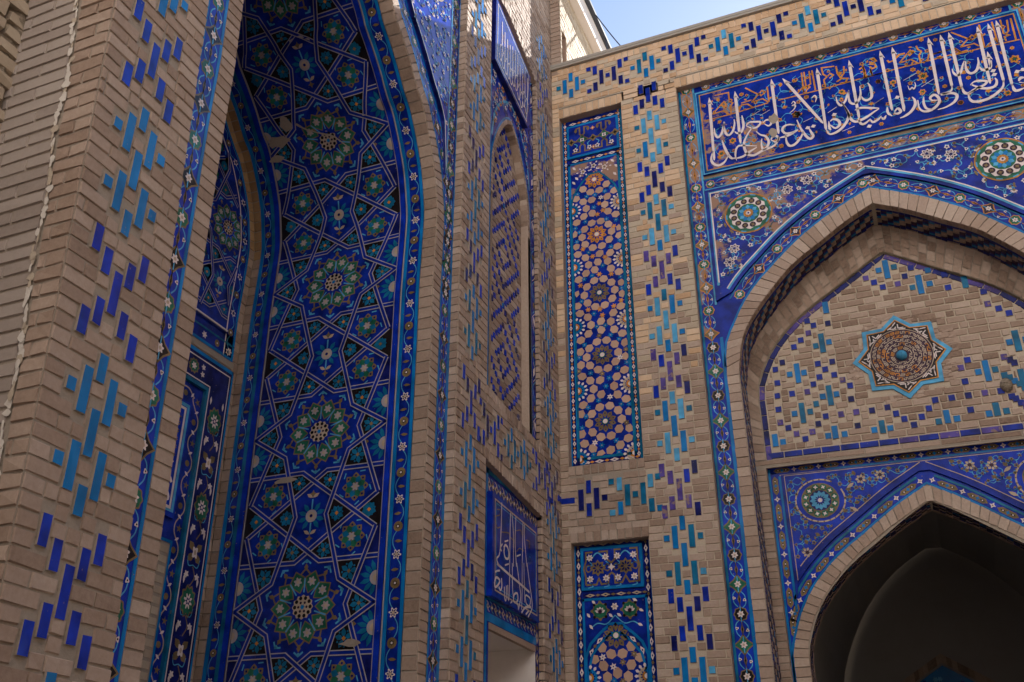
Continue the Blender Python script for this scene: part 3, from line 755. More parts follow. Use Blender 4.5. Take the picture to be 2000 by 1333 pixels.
# lower recess: framed calligraphy panel over a window
NX = -RD; N = Art(FL(NX))
WU0, WU1, WZ = .585, 1.56, 3.10                             # window opening
for q in ([(U0 - .06, WZ), (U1, WZ), (U1, 4.34), (U0 - .06, 4.34)], [(U0 - .06, 0), (WU0, 0), (WU0, WZ), (U0 - .06, WZ)], [(WU1, 0), (U1, 0), (U1, WZ), (WU1, WZ)]): N.poly(q, 'cobalt', 0)
N.quad(.485, 0, .50, 4.3, 'turquoise', .003); N.quad(1.60, 0, 1.64, 4.3, 'turquoise', .003); N.quad(.5, 4.255, 1.7, 4.29, 'teal', .003)
dl = dict(ground='cobalt', a='cream', b='khaki')
diamond_strip(N, [(.545, .2), (.545, 4.24)], .08, .16, h=.001, **dl)
for z, w in ((4.175, .12), (3.235, .085)):
    for k in range(14):
        u = .6 + .075 * k; N.star((u, z), w * .42, w * .2, 4, 'cream' if k % 2 else 'khaki', .002); N.disc((u, z), w * .13, 'navy' if k % 2 else 'white', .003, 6)
        N.stroke(smooth([(u - .03, z - w * .45), (u + .02, z - w * .1), (u, z + w * .3), (u + .04, z + w * .45)], 3), .007, 'cream' if k % 2 else 'sky_blue', .0015)
N.quad(.58, 3.28, 1.65, 3.30, 'teal', .003); N.quad(.57, 3.125, 1.6, 3.185, 'turquoise', .004)
frame = N.build('window_surround', fp)
K = Art(FL(NX))
K.block([(.625, 3.29), (.645, 4.075), (1.625, 4.10), (1.615, 3.30)], .001, .052, 'cobalt', 'cobalt_bright')
for r, w, m in ((.05, .012, 'cream'), (.075, .006, 'sky_blue')): K.stroke([(.625 + r, 3.29 + r), (.645 + r * .7, 4.075 - r), (1.625 - r, 4.10 - r), (1.615 - r, 3.30 + r)], w, m, .0535, True)
K.build('calligraphy_panel', fp)
K = Art(FL(NX + .0545)); zz = lambda o, pts: [on_x((o[0] + .1103 * a, o[1] + .1103 * b), 0.004) for a, b in pts]
o1, o2 = (900, 960), (900, 1100)
for o, pts, w in ((o1, [(725, 200), (715, 600), (690, 1080), (640, 1180), (650, 1260), (700, 1333)], .014), (o2, [(640, 10), (850, 200), (1050, 370), (1215, 520)], .020), (o1, [(880, 380), (870, 800), (865, 1333)], .013), (o1, [(905, 390), (930, 760), (930, 1333)], .011),
                  (o1, [(975, 450), (960, 900), (985, 1333)], .012), (o1, [(1100, 560), (1095, 900), (1085, 1333)], .013), (o1, [(1130, 580), (1125, 820), (1170, 1333)], .012), (o1, [(735, 930), (700, 1000), (720, 1060)], .014), (o1, [(760, 1000), (790, 950), (830, 1000), (850, 1100), (840, 1190), (790, 1180), (765, 1080), (770, 990)], .018),
                  (o2, [(865, 0), (860, 400), (850, 650), (830, 600)], .012), (o2, [(910, 0), (915, 420), (930, 600)], .012), (o2, [(990, 0), (1040, 400), (1060, 600), (1020, 830)], .013), (o2, [(1085, 0), (1085, 500), (1075, 830)], .011), (o2, [(1115, 0), (1130, 700)], .010), (o2, [(1170, 0), (1215, 350), (1250, 600), (1260, 800), (1190, 960)], .014),
                  (o2, [(600, 330), (620, 260), (660, 270), (690, 320), (650, 400), (605, 420), (595, 330)], .018), (o2, [(670, 420), (700, 480), (725, 420), (720, 270)], .016), (o2, [(770, 420), (775, 620), (800, 650), (805, 400)], .013), (o2, [(830, 390), (835, 650)], .013), (o2, [(930, 620), (950, 550), (1000, 540), (1010, 640), (980, 700), (940, 680), (930, 620)], .017),
                  (o2, [(960, 690), (1010, 740), (1020, 830)], .018), (o2, [(1140, 600), (1160, 570), (1230, 640), (1215, 760), (1160, 720), (1140, 600)], .014), (o2, [(1075, 880), (1140, 790), (1240, 780)], .018), (o2, [(1150, 910), (1200, 850)], .014), (o2, [(610, 160), (640, 140), (690, 135)], .014), (o2, [(780, 40), (850, 15)], .013), (o1, [(775, 890), (840, 870)], .012), (o1, [(990, 1150), (1060, 1120)], .012), (o2, [(880, 710), (905, 680), (900, 700)], .012)):
    K.stroke(smooth(zz(o, pts), 4), w, 'white', 0)
for o, pts in ((o1, [(640, 320), (700, 330), (690, 420), (620, 450), (640, 640), (700, 630)]), (o1, [(720, 720), (850, 740), (870, 800), (950, 890)]), (o1, [(980, 700), (1060, 690), (1090, 780)]), (o1, [(990, 1070), (1040, 1010), (1120, 1060)]), (o1, [(1160, 860), (1220, 900), (1210, 1010)])): K.stroke(smooth(zz(o, pts), 4), .009, 'khaki', -.0006)
rr = random.Random(9)
for k in range(26):
    c = (rr.uniform(.74, 1.55), rr.uniform(3.4, 4.0)); a = rr.uniform(0, 6.3); K.stroke([(c[0] + .05 * t * math.cos(a + 3 * t), c[1] + .05 * t * math.sin(a + 3 * t)) for t in (0.2, .4, .6, .8, 1)], .006, 'turquoise', -.001)
K.build('lettering', bpy.data.objects['calligraphy_panel.001'])
Wd = Art(lambda a, b, h: (0, 0, 0))
D = .42; s_ = .10                                           # splayed white window reveal
for q in ([B(NX, WU0, 0), B(NX, WU0, WZ), B(-D, WU0 + s_, WZ - .03), B(-D, WU0 + s_, 0)], [B(NX, WU1, 0), B(NX, WU1, WZ), B(-D, WU1, WZ - .03), B(-D, WU1, 0)], [B(NX, WU0, WZ), B(NX, WU1, WZ), B(-D, WU1, WZ - .03), B(-D, WU0 + s_, WZ - .03)], [B(-D, WU0 + s_, 0), B(-D, WU1, 0), B(-D, WU1, WZ - .03), B(-D, WU0 + s_, WZ - .03)]): Wd.face3(q, 'plaster')
Wd.build('window_reveal', fp)
Wl = Art(FL(NX)); Wl.block([(WU0 + .005, WZ - .028), (WU1, WZ - .028), (WU1, WZ + .018), (WU0 + .005, WZ + .018)], -.03, .006, 'brick'); Wl.build('window_lintel', fp)

# upper recess: pointed brick niche with small glazed studs, cobalt spandrels, raised panel above
N = Art(FL(NX)); nc = 1.12; hw = .50
narch = [(nc - hw, 7.15), (nc - hw + .02, 7.40), (nc - hw + .09, 7.62), (nc - hw + .2, 7.83), (nc - hw + .34, 8.02), (nc, 8.13)]
ncur = arch(smooth(narch, 4), nc, 4.8)
N.poly([(U0 - .08, 4.8), (nc - hw, 4.8)] + [p for p in ncur[1:]] + [(U1 + .01, 4.8), (U1 + .01, 9.6), (U0 - .08, 9.6)], 'cobalt', 0)
N.quad(.452, 4.8, .472, 9.3, 'turquoise', .002); N.quad(.60, 4.8, .62, 7.2, 'teal', .002); N.quad(1.62, 4.8, 1.65, 9.3, 'turquoise', .002)
L_ = 4.4; S = N.sub(along([(.536, 4.85), (.536, 9.25)])); s = .1; k = 0
while s < L_:
    e = 1 if k % 2 else -1; S.stroke(smooth([(s, -e * .03), (s + .06, e * .03), (s + .13, e * .04), (s + .2, -e * .03)], 3), .008, 'sky_blue' if k % 3 else 'white', .001)
    if k % 3 == 0: S.petal((s + .1, -e * .01), .3 * e, -.05, .06, .05, 'white', .002)
    elif k % 3 == 1: S.lobed((s + .1, 0), .035, 6, .2, 'khaki', .002)
    s += .18; k += 1
band(N, [p for p in ncur if p[1] > 4.8], 0, .028, 'turquoise', .003); band(N, ncur, -.002, .01, 'white', .002)
for pts in ([(.63, 7.6), (.70, 7.92), (.9, 8.2), (1.12, 8.33)],): N.stroke(smooth(pts, 4), .03, 'sky_blue', .003); N.stroke(smooth([(2 * nc - a, b) for a, b in pts], 4), .03, 'sky_blue', .003)
reg = [(.64, 7.35), (.72, 7.8), (.9, 8.1), (1.12, 8.22), (1.34, 8.1), (1.6, 7.6), (1.62, 8.42), (.66, 8.25)]
scroll(N, reg, 51, step=.085, h=.003, size=.026, margin=.012, stem='sky_blue', bud='ochre')
for k in range(5):
    N.lobed((.75 + .2 * k, 8.24 + .035 * k), .042, 6, .2, 'ochre' if k % 2 else 'white', .005); N.disc((.75 + .2 * k, 8.24 + .035 * k), .015, 'navy', .006, 6)
us = N.build('arched_panel', fp)
N = Art(FL(NX)); S = N.sub(along(ncur)); L_ = along(ncur).length; s = 0       # brick rim and inner return of the niche
while s < L_:
    if along(ncur)(s, 0)[1] > 7.0: N.sub(along(ncur)).slab(s + .003, -.05, s + .045, -.003, 'brick', .004, random.uniform(.3, .8), .003, .0015)
    s += .048
NF = -.125; ic = offset(ncur, -.05)
for a, b in zip(ic, ic[1:]): N.face3([B(NX, a[0], a[1]), B(NX, b[0], b[1]), B(NF, b[0], b[1]), B(NF, a[0], a[1])], 'brick', random.random())
N.build('niche_rim', us)
F_ = Art(FL(NF)); studs = []
F_.poly([(p[0], p[1]) for p in ic], 'mortar', -.004)
du, dv = .0525, .050
for i in range(-9, 10):
    for j in range(0, 66):
        jj = (j % 22) - 11; d = abs(i) + abs(jj)
        u, v = nc + i * du, 4.92 + j * dv
        if not inside((u, v), ic) or dist((u, v), ic) < .04: continue
        if d in (3, 7, 11, 15) and not (i == 0 and d == 15): studs.append((u, v, 'cobalt_bright'))
        if abs(i) in (8, 9) and jj in (-1, 0, 1) and (abs(i) == 9 or jj == 0): studs.append((u, v, 'turquoise'))
        if i == 0 and jj in (-11,): studs.append((u, v, 'turquoise'))
hs = [(u - .024, v - .021, u + .024, v + .021) for u, v, m in studs]
def icspan(v):
    xs = [nc + (x / 100 - .5) * 1.0 for x in range(101) if inside((nc + (x / 100 - .5) * 1.0, v), ic)]
    return [(min(xs), max(xs))] if xs else []
bricks(F_, nc - .5, nc + .5, 4.8, 8.05, hs, icspan, course=.0665, length=.15, seed=61, h=.003)
ff = F_.build('brick_field', us)
F_ = Art(FL(NF))
for u, v, m in studs: F_.slab(u - .020, v - .026, u + .020, v + .026, m if random.random() < .75 else 'navy' if m[0] == 'c' else 'teal', .007, .5, .002, .0012)
F_.build('glazed_studs', us)
K = Art(FL(NX)); q = [on_x(p, 0.0) for p in ((966.5, 115), (1030, 250), (1035, 155), (969, 11))]; q = [q[0], q[1], (.70, 9.02), (1.65, 9.3)]
K.block(q, .001, .055, 'cobalt', 'navy'); cx = sum(p[0] for p in q) / 4; cz = sum(p[1] for p in q) / 4
for r, w, m in ((.90, .012, 'white'), (.86, .006, 'sky_blue')): K.stroke([(cx + (a - cx) * r, cz + (b - cz) * r) for a, b in q], w, m, .0565, True)
rr = random.Random(12)
for k in range(11):
    u = .80 + .07 * k; zb = 8.40 + .22 * (u - .8) + rr.uniform(0, .12); K.stroke(smooth([(u, zb + .55 - rr.uniform(0, .12)), (u + .004, zb + .2), (u + .015, zb), (u + .05, zb - .04), (u + .08, zb + .02)], 4), .016, 'white', .058)
    K.stroke(smooth([(u - .02, zb + .12), (u + .03, zb + .17), (u + .06, zb + .1)], 3), .012, 'white', .0575)
    if k % 2: K.stroke([(u, zb + .3), (u + .05, zb + .33), (u + .04, zb + .4)], .008, 'ochre', .0572)
K.build('calligraphy_panel', fp)

# masonry behind: keeps daylight out of the portal block
C_ = Art(lambda a, b, h: (0, 0, 0))
def box(Aa, x0, x1, y0, y1, z0, z1, m, skip=''):
    f = {'x': [(x0, y0, z0), (x0, y1, z0), (x0, y1, z1), (x0, y0, z1)], 'X': [(x1, y0, z0), (x1, y1, z0), (x1, y1, z1), (x1, y0, z1)], 'y': [(x0, y0, z0), (x1, y0, z0), (x1, y0, z1), (x0, y0, z1)], 'Y': [(x0, y1, z0), (x1, y1, z0), (x1, y1, z1), (x0, y1, z1)], 'z': [(x0, y0, z0), (x1, y0, z0), (x1, y1, z0), (x0, y1, z0)], 'Z': [(x0, y0, z1), (x1, y0, z1), (x1, y1, z1), (x0, y1, z1)]}
    for k, q in f.items():
        if k not in skip: Aa.face3([B(*p) for p in q], m)
box(C_, -3.2, -.62, -3.5, 6.0, 0, PIERTOP, 'mortar', 'X'); 
for q in ([B(-3.2, -3.5, PIERTOP), B(0, -3.5, PIERTOP), B(0, 6.2, PIERTOP), B(-3.2, 6.2, PIERTOP)], [B(-.01, 2.33, PIERTOP), B(-.01, 6.4, PIERTOP), B(-.01, 6.4, PTOP - .02), B(-.01, 2.33, PTOP - .02)], [B(-3.2, -.03, 0), B(0, -.03, 0), B(0, -.03, PIERTOP), B(-3.2, -.03, PIERTOP)], [B(-.63, 6.35, 9.5), B(0, 6.35, 9.5), B(0, 6.35, PIERTOP), B(-.63, 6.35, PIERTOP)]): C_.face3(q, 'mortar')
C_.build('masonry_core', portal)

# ================================================================ rough older wall that the pier abuts
adj = Art(FL(-.60)); n, m = 40, 44; rr = random.Random(2)
hs = [[rr.uniform(-.025, .03) for _ in range(m + 1)] for _ in range(n + 1)]
for i in range(n):
    for j in range(m):
        u0, u1, z0, z1 = 5.85 + 2.6 * i / n, 5.85 + 2.6 * (i + 1) / n, 10.0 * j / m, 10.0 * (j + 1) / m
        adj.face3([adj.f(u0, z0, hs[i][j]), adj.f(u1, z0, hs[i + 1][j]), adj.f(u1, z1, hs[i + 1][j + 1]), adj.f(u0, z1, hs[i][j + 1])], 'rubble')
bricks(adj, 5.85, 8.4, .1, 9.9, length=.26, course=.09, joint=.02, mat='pale_brick', h=.03, seed=3, jit=.012, tone=(0, .4))
ao = adj.build('rubble_wall'); ao['label'] = 'rough weathered wall of crumbling pale bricks abutting the smooth end face of the pier'; ao['category'] = 'wall'
# ================================================================ courtyard wall on the right
wall = empty('courtyard_wall', B(2.4, 0, 0), 'sandy brick wall with blue and turquoise glazed bricks and two narrow mosaic panels in the corner', 'wall')
ZT = 9.70; PX0, PX1 = .086, .795; GX0, GX1 = 1.405, 4.80; XE = 7.2
PZ = ((4.835, 8.955), (0.0, 4.105))                         # the two panel recesses
A = Art(FR(0)); tl = []
xc = 1.10
for z, t in [(8.94, 0), (8.40, 1), (7.84, 0), (7.31, 1), (6.745, 0), (6.19, 1), (5.65, 0), (5.10, 1), (4.50, 0), (3.92, 1), (3.385, 0), (2.82, 1), (2.26, 0), (1.7, 1)]: tl.append((motif_lozenge(xc, z) if t else motif_x(xc, z), 'turq' if t else 'blue'))
tl[0] = ([q for q in tl[0][0] if q[1] < 9.08 or abs(q[0] - xc) > .1], 'blue')
tl[0] = ([(xc - PIT, 9.06, 1), (xc + PIT, 9.06, 1), (xc, 8.96, 0), (xc - PIT, 8.86, 1), (xc + PIT, 8.86, 1), (xc - 2 * PIT, 8.80, 1), (xc + 2 * PIT, 8.80, 1)], 'blue')
for k in range(0, 9):
    c = .235 + .865 * k
    tl.append(([q for q in band_turq(c, 9.392) if q[0] > .02], 'turq')); tl.append((band_blue(c + .4325, 9.392), 'blue'))
lb = 4.50
tl.append(([(.197, lb, 0), (.27, lb + .118, 1), (.27, lb - .1, 1), (.343, lb, 0), (.42, lb, 2)], 'blue'))
tl.append(([(.487, lb + .14, 2), (.56, lb + .11, 1), (.487, lb - .15, 2), (.56, lb - .115, 1), (.632, lb, 0), (.703, lb, 2), (.775, lb, 0), (.846, lb + .11, 1), (.915, lb + .14, 2), (.846, lb - .115, 1), (.915, lb - .15, 2)], 'turq'))
hl = [r for t, m in tl for r in tile_rects(t)]
def rsolid(u, v):
    if v > 9.655: return False
    if v > 9.09: return 0 <= u <= XE
    if v > 8.955: return 0 <= u < PX0 - .02 or PX1 + .02 < u < GX0 - .02 or u > GX1 + .02
    if GX0 < u < GX1: return False
    if PX0 < u < PX1 and any(a < v < b for a, b in PZ): return False
    if PX0 - .01 < u < PX1 + .01 and (4.105 <= v < 4.205 or 4.735 < v <= 4.835): return False
    if u < .086 and 4.9 < v < 8.95: return True
    return True
def rspans(v):
    out = []; st = None; n = 480
    for i in range(n + 1):
        u = XE * i / n; ok = rsolid(u, v)
        if ok and st is None: st = u
        if (not ok or i == n) and st is not None: out.append((st, u)); st = None
    for e in (PX0, PX1, GX0, GX1): out = [(e if abs(a - e) < .016 else a, e if abs(b - e) < .016 else b) for a, b in out]
    return out
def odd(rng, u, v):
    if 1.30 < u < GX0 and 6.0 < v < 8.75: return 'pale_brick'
    if rng.random() < (v - 5.2) / 2.6: return 'fresh_lit_brick' if rng.random() < .85 else 'pale_brick'  # more of it upward: real repair plus painted top light
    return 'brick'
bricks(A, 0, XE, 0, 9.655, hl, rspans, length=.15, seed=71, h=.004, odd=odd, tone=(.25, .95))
for q in ((0, 0, PX0, 9.1), (PX1, 0, GX0, 9.1), (0, 9.09, XE, ZT), (PX0, 4.105, PX1, 4.835), (PX0, 8.955, GX0, 9.1), (GX0, 8.955, GX1, 9.1), (GX1, 0, XE, 9.1)): A.quad(*q, 'pale_mortar' if q[1] > 4.2 or q[3] == 9.1 else 'mortar', -.003)
soldiers(A, PX0 - .02, PX1 + .02, 8.957, 9.085, mat='fresh_lit_brick'); soldiers(A, GX0 - .02, GX1 + .02, 8.957, 9.085, mat='fresh_lit_brick'); soldiers(A, PX0 - .01, PX1 + .01, 4.105, 4.205); soldiers(A, PX0 - .01, PX1 + .01, 4.74, 4.833)
soldiers(A, 0, XE, 9.57, 9.672, w=.07, mat='fresh_lit_brick')
RDp = .09
for z0, z1 in PZ:                                           # recess sides
    for x in (PX0, PX1): A.face3([B(x, 0, z0), B(x, 0, z1), B(x, -RDp - .01, z1), B(x, -RDp - .01, z0)], 'brick', .3)
    for z in (z0, z1): A.face3([B(PX0, 0, z), B(PX1, 0, z), B(PX1, -RDp - .01, z), B(PX0, -RDp - .01, z)], 'brick', .4)
for x in (GX0, GX1): A.face3([B(x, 0, 0), B(x, 0, 8.955), B(x, -.09, 8.955), B(x, -.09, 0)], 'brick', .4)
A.face3([B(GX0, 0, 8.955), B(GX1, 0, 8.955), B(GX1, -.09, 8.955), B(GX0, -.09, 8.955)], 'brick', .4)
facing = A.build('brick_facing', wall)
A = Art(FR(0)); rr = random.Random(17)
def rmat(kind):
    def f(u, v):
        r = rr.random()
        if 1.2 > u > .85 and v < 8.85:
            if kind == 'blue': return ('violet' if r < .75 else 'cobalt_bright') if 4.3 < v < 7.4 else ('navy' if r < .3 else 'cobalt_bright')  # violet puts the purple reflection into the glaze colour
            return ('sky_blue' if r < .55 else 'turquoise' if r < .8 else 'teal') if v > 4.8 else ('turquoise' if r < .7 else 'teal')
        if kind == 'blue': return 'navy' if r < .45 else 'cobalt'
        return 'teal' if r < .45 else 'turquoise' if r < .8 else 'sky_blue'
    return f
for t, m in tl: lay_tiles(A, [q for q in t if q[0] > .02 and q[0] < XE - .1], rmat(m), h=.008, clip=lambda u, v: rsolid(u, v))
A.slab(.004, 4.475, .135, 4.533, 'cobalt', .008, .5, .002)
A.build('glazed_bricks', facing)

# ---------------------------------------------------------------- tall mosaic panel
def mosaic(A, poly, rosettes, side, h=.002, seed=1, hexm='terracotta', rmats=('ochre', 'ochre', 'khaki', 'khaki', 'green')):
    """terracotta hexagons round glazed rosettes and small stars"""
    rng = random.Random(seed); hexes = []
    A.poly(poly, 'cobalt', h - .001)
    R1 = .160
    cs = [(c, r) for c, r in rosettes] + [(c, 'side') for c, _ in side]
    def add(c, a, force=False):
        if not inside(c, poly) or dist(c, poly) < .006: return
        if any(math.hypot(c[0] - x[0], c[1] - x[1]) < .0925 for x, _ in hexes): return
        if any(math.hypot(c[0] - x[0], c[1] - x[1]) < (.14 if r != 'side' else .14) for x, r in cs): return
        hexes.append((c, a))
    for c, r in cs:
        n = 10
        for k in range(n):
            t = 2 * math.pi * k / n; add((c[0] + R1 * math.cos(t), c[1] + R1 * math.sin(t)), t + math.pi / 2)
    us = [p[0] for p in poly]; vv = [p[1] for p in poly]
    for _ in range(5000):
        c = (rng.uniform(min(us), max(us)), rng.uniform(min(vv), max(vv)))
        if any(abs(math.hypot(c[0] - x[0], c[1] - x[1]) - .099) < .006 for x, _ in hexes): add(c, rng.uniform(0, 3.14))
    for c, a in hexes:
        r = .0475; pts = [(c[0] + r * (1.04 if k % 3 == 0 else .93) * math.cos(a + k * 1.047), c[1] + r * (1.04 if k % 3 == 0 else .93) * math.sin(a + k * 1.047)) for k in range(6)]
        q = []
        for p in pts:                                       # trim at the frame
            if inside(p, poly): q.append(p)
            else:
                lo, hi = 0.0, 1.0
                for _ in range(8):
                    m = (lo + hi) / 2; x = (c[0] + (p[0] - c[0]) * m, c[1] + (p[1] - c[1]) * m)
                    if inside(x, poly): lo = m
                    else: hi = m
                q.append((c[0] + (p[0] - c[0]) * lo, c[1] + (p[1] - c[1]) * lo))
        A.poly(q, hexm, h + .0015, rng.uniform(.2, .8))
    stars = []
    for _ in range(5000):
        c = (rng.uniform(min(us), max(us)), rng.uniform(min(vv), max(vv)))
        if not inside(c, poly) or dist(c, poly) < .012: continue
        d = min(math.hypot(c[0] - x[0], c[1] - x[1]) for x, _ in hexes)
        if d > .058 and all(math.hypot(c[0] - x[0], c[1] - x[1]) > .07 for x in stars) and all(math.hypot(c[0] - x[0], c[1] - x[1]) > .13 for x, r in cs): stars.append(c)
    for c in stars:
        r = rng.random(); hi = c[1] > 6.2
        m = ('turquoise' if r < .5 else 'ochre' if r < .9 else 'white') if hi else ('turquoise' if r < .55 else 'khaki' if r < .85 else 'white')
        A.star(c, .034, .017, 6, m, h + .002, rng.uniform(0, 1)); A.disc(c, .006, 'cream' if m != 'white' else 'navy', h + .003, 6)
    for c, m in rosettes:
        A.star(c, .128, .095, 10, 'cobalt', h + .002, math.pi / 2)
        for k in range(10): A.petal(c, k * .6283 + math.pi / 2, .035, .112, .046, m, h + .003); A.disc((c[0] + .082 * math.cos(k * .6283 + 1.5708), c[1] + .082 * math.sin(k * .6283 + 1.5708)), .007, 'navy', h + .0035, 5)
        A.disc(c, .034, 'green' if m == 'khaki' else 'ochre', h + .004, 12); A.disc(c, .024, 'white', h + .005, 10)
    for c, _ in side:
        e = 1 if c[0] < (min(us) + max(us)) / 2 else -1
        for k in range(7):
            t = (k - 3) * .47 + (0 if e > 0 else math.pi); A.petal(c, t, .04, .085, .03, 'turquoise' if e > 0 else 'cream', h + .003); A.petal(c, t, .07, .108, .026, 'white', h + .0035)
        A.poly([(c[0] + .04 * math.cos(t), c[1] + .04 * math.sin(t)) for t in [(-math.pi / 2 if e > 0 else math.pi / 2) + math.pi * k / 8 for k in range(9)]], 'ochre', h + .003)
        A.poly([(c[0] + .022 * math.cos(t), c[1] + .022 * math.sin(t)) for t in [(-math.pi / 2 if e > 0 else math.pi / 2) + math.pi * k / 6 for k in range(7)]], 'white', h + .004)
PY = -RDp
def kufic_panel(A, x0, x1, z0, z1, line, h, low=False):
    A.block([(x0, z0), (x1, z0), (x1, z1), (x0, z1)], .001, h, 'turquoise', 'teal'); b = .027
    A.quad(x0 + b, z0 + b, x1 - b, z1 - b, 'cobalt', h + .001); wx = x1 - x0; wz = z1 - z0; q = lambda a, c: (x0 + a * wx, z0 + c * wz)
    if not low:
        for cx in (.30, .72):
            A.stroke([q(cx - .12, .86), q(cx - .045, .88), q(cx - .045, .68), q(cx, .62), q(cx + .045, .68), q(cx + .045, .88), q(cx + .12, .86)], .017, line, h + .002)
            for e in (-1, 1): A.petal(q(cx + e * .12, .84), 4.7, -.02, .05, .035, line, h + .002)
            A.star(q(cx, .5), .075, .045, 4, line, h + .002, math.pi / 2); A.star(q(cx, .5), .058, .036, 4, 'green', h + .003, math.pi / 2); flower(A, q(cx, .49), .030, 4, 'white', 'navy', h + .004, .785)
            A.stroke([q(cx, .38), q(cx - .05, .3), q(cx - .05, .14), q(cx - .2, .14)], .017, line, h + .002); A.stroke([q(cx, .38), q(cx + .05, .3), q(cx + .05, .14), q(cx + .17, .14)], .017, line, h + .002)
            for e in (-1, 1):
                A.stroke(smooth([q(cx + e * .04, .5), q(cx + e * .11, .47), q(cx + e * .18, .5)], 3), .016, line, h + .002)
                flower(A, q(cx + e * .135, .22), .032, 5, 'white', 'navy', h + .003, e); A.stroke(smooth([q(cx + e * .13, .27), q(cx + e * .1, .35), q(cx + e * .16, .42)], 3), .010, 'sky_blue', h + .002)
        for e in (-1, 0, 1): A.lobed(q(.51 + .42 * e, .48), .05, 4, .2, line, h + .003); A.star(q(.51 + .42 * e, .48), .028, .014, 4, 'black', h + .004)
        for c in (.78, .2): A.star(q(.51, c), .03, .016, 4, 'ochre', h + .003); A.disc(q(.51, c), .010, 'white', h + .004, 6)
    else:
        A.stroke([q(.08, .12), q(.08, .3), q(.05, .5), q(.09, .68), q(.09, .88), q(.2, .88)], .016, line, h + .002); A.stroke([q(.93, .12), q(.93, .35), q(.95, .5), q(.92, .65), q(.92, .9), q(.8, .9)], .016, line, h + .002)
        A.stroke([q(.08, .12), q(.25, .12), q(.29, .25), q(.33, .12), q(.44, .13), q(.455, .32), q(.5, .37), q(.545, .32), q(.55, .13), q(.66, .13), q(.72, .28), q(.78, .13), q(.93, .14)], .016, line, h + .002)
        A.stroke([q(.3, .88), q(.44, .88), q(.44, .68), q(.5, .6), q(.56, .68), q(.56, .9), q(.66, .9)], .016, line, h + .002)
        for cx in (.28, .73):
            A.star(q(cx, .5), .075, .052, 8, line, h + .003)
            for k in range(8): A.petal(q(cx, .5), k * .785, .014, .05, .018, 'navy', h + .004)
            for dx in (-.13, .13):
                for dz in (-.25, .25):
                    flower(A, q(cx + dx, .5 + dz), .034, 7, 'white', 'cream', h + .003); A.stroke(smooth([q(cx + dx, .5 + dz - .1), q(cx + dx + .04, .5 + dz - .17), q(cx + dx - .04, .5 + dz - .2)], 3), .009, 'sky_blue', h + .002)
                A.stroke(smooth([q(cx + dx * .6, .5), q(cx + dx * 1.2, .42), q(cx + dx * 1.5, .5), q(cx + dx * 1.2, .58), q(cx + dx * .6, .5)], 3), .012, line, h + .002)
            A.stroke(smooth([q(cx - .12, .7), q(cx, .86), q(cx + .12, .7)], 4), .012, 'sky_blue', h + .002)
        A.star(q(.5, .5), .035, .016, 4, 'white', h + .004, math.pi / 2)
X0, X1 = .066, .775; B0 = .036; xi0, xi1 = X0 + .105, X1 - .085
T = Art(FR(PY)); zt, zb = 9.055, 4.838
T.quad(PX0 - .03, 4.83, PX1 + .01, 8.99, 'cobalt', -.001)
for q in ((X0, zb, X0 + .032, 8.99), (X1 - .026, zb, X1, 8.99), (X0, 8.955, X1, 8.99), (X0, zb, X1, zb + .023)): T.quad(*q, 'teal' if q[0] > .5 or q[1] > 8 else 'turquoise', .004)
for q in ((.142, 4.915, .17, 8.36), (.692, 4.915, .72, 8.36), (.142, 4.912, .72, 4.938)): T.quad(*q, 'teal' if q[0] > .5 or q[3] < 5 else 'turquoise', .005)
for p in ([(.118, 4.87), (.118, 8.94)], [(.735, 4.87), (.735, 8.94)]): diamond_strip(T, p, .042, .088, 'navy', 'white', 'ochre', .001)
for p in ([(.14, 4.887), (.72, 4.887)], [(.14, 8.905), (.72, 8.905)], [(.16, 8.385), (.71, 8.385)]): diamond_strip(T, p, .046, .13, 'navy', 'white', 'ochre', .002)
T.quad(.142, 8.335, .72, 8.36, 'turquoise', .005)
bord = T.build('tall_mosaic_panel', wall)
T = Art(FR(PY)); kufic_panel(T, .142, .735, 8.42, 8.87, 'khaki', .02); T.build('kufic_tile', bord)
T = Art(FR(PY)); ahw = .262; ac = .431
al = smooth([(ac - ahw, 7.62), (ac - ahw + .005, 7.82), (ac - ahw + .04, 7.95), (ac - ahw + .12, 8.06), (ac - .08, 8.145), (ac, 8.19)], 4); cur = arch(al, ac, 4.94)
T.poly([(ac - ahw, 7.62)] + list(cur[1:-1]) + [(ac + ahw, 8.335), (ac - ahw, 8.335)], 'cobalt_worn', .001)
reg = [(ac - ahw + .01, 8.0), (ac - .1, 8.16), (ac, 8.22), (ac + .1, 8.16), (ac + ahw - .01, 8.0), (ac + ahw - .01, 8.325), (ac - ahw + .01, 8.325)]
for c in ((.31, 8.22), (.55, 8.22), (.43, 8.27)):
    T.lobed(c, .036, 5, .25, 'white', .004); T.lobed(c, .020, 5, .25, 'khaki', .005)
    for k in range(6): T.petal((c[0] + .065 * math.cos(k * 1.05), c[1] + .05 * math.sin(k * 1.05)), k * 1.05, -.014, .016, .018, 'white', .003)
for c in ((.2, 8.1), (.235, 8.15), (.66, 8.1), (.64, 8.28), (.21, 8.29), (.68, 8.2)): T.petal(c, 2.2, -.03, .03, .028, 'white', .003)
band(T, cur, -.004, .016, 'teal', .006)
mosaic(T, [p for p in resample(offset(cur, -.002), .1)], [((.431, 8.085 - .702 * k), 'ochre' if k < 2 else 'khaki') for k in range(5)], [((.431 + e * .262, 7.734 - .702 * k), 0) for k in range(5) for e in (-1, 1)], seed=5)
T.build('star_mosaic', bord)
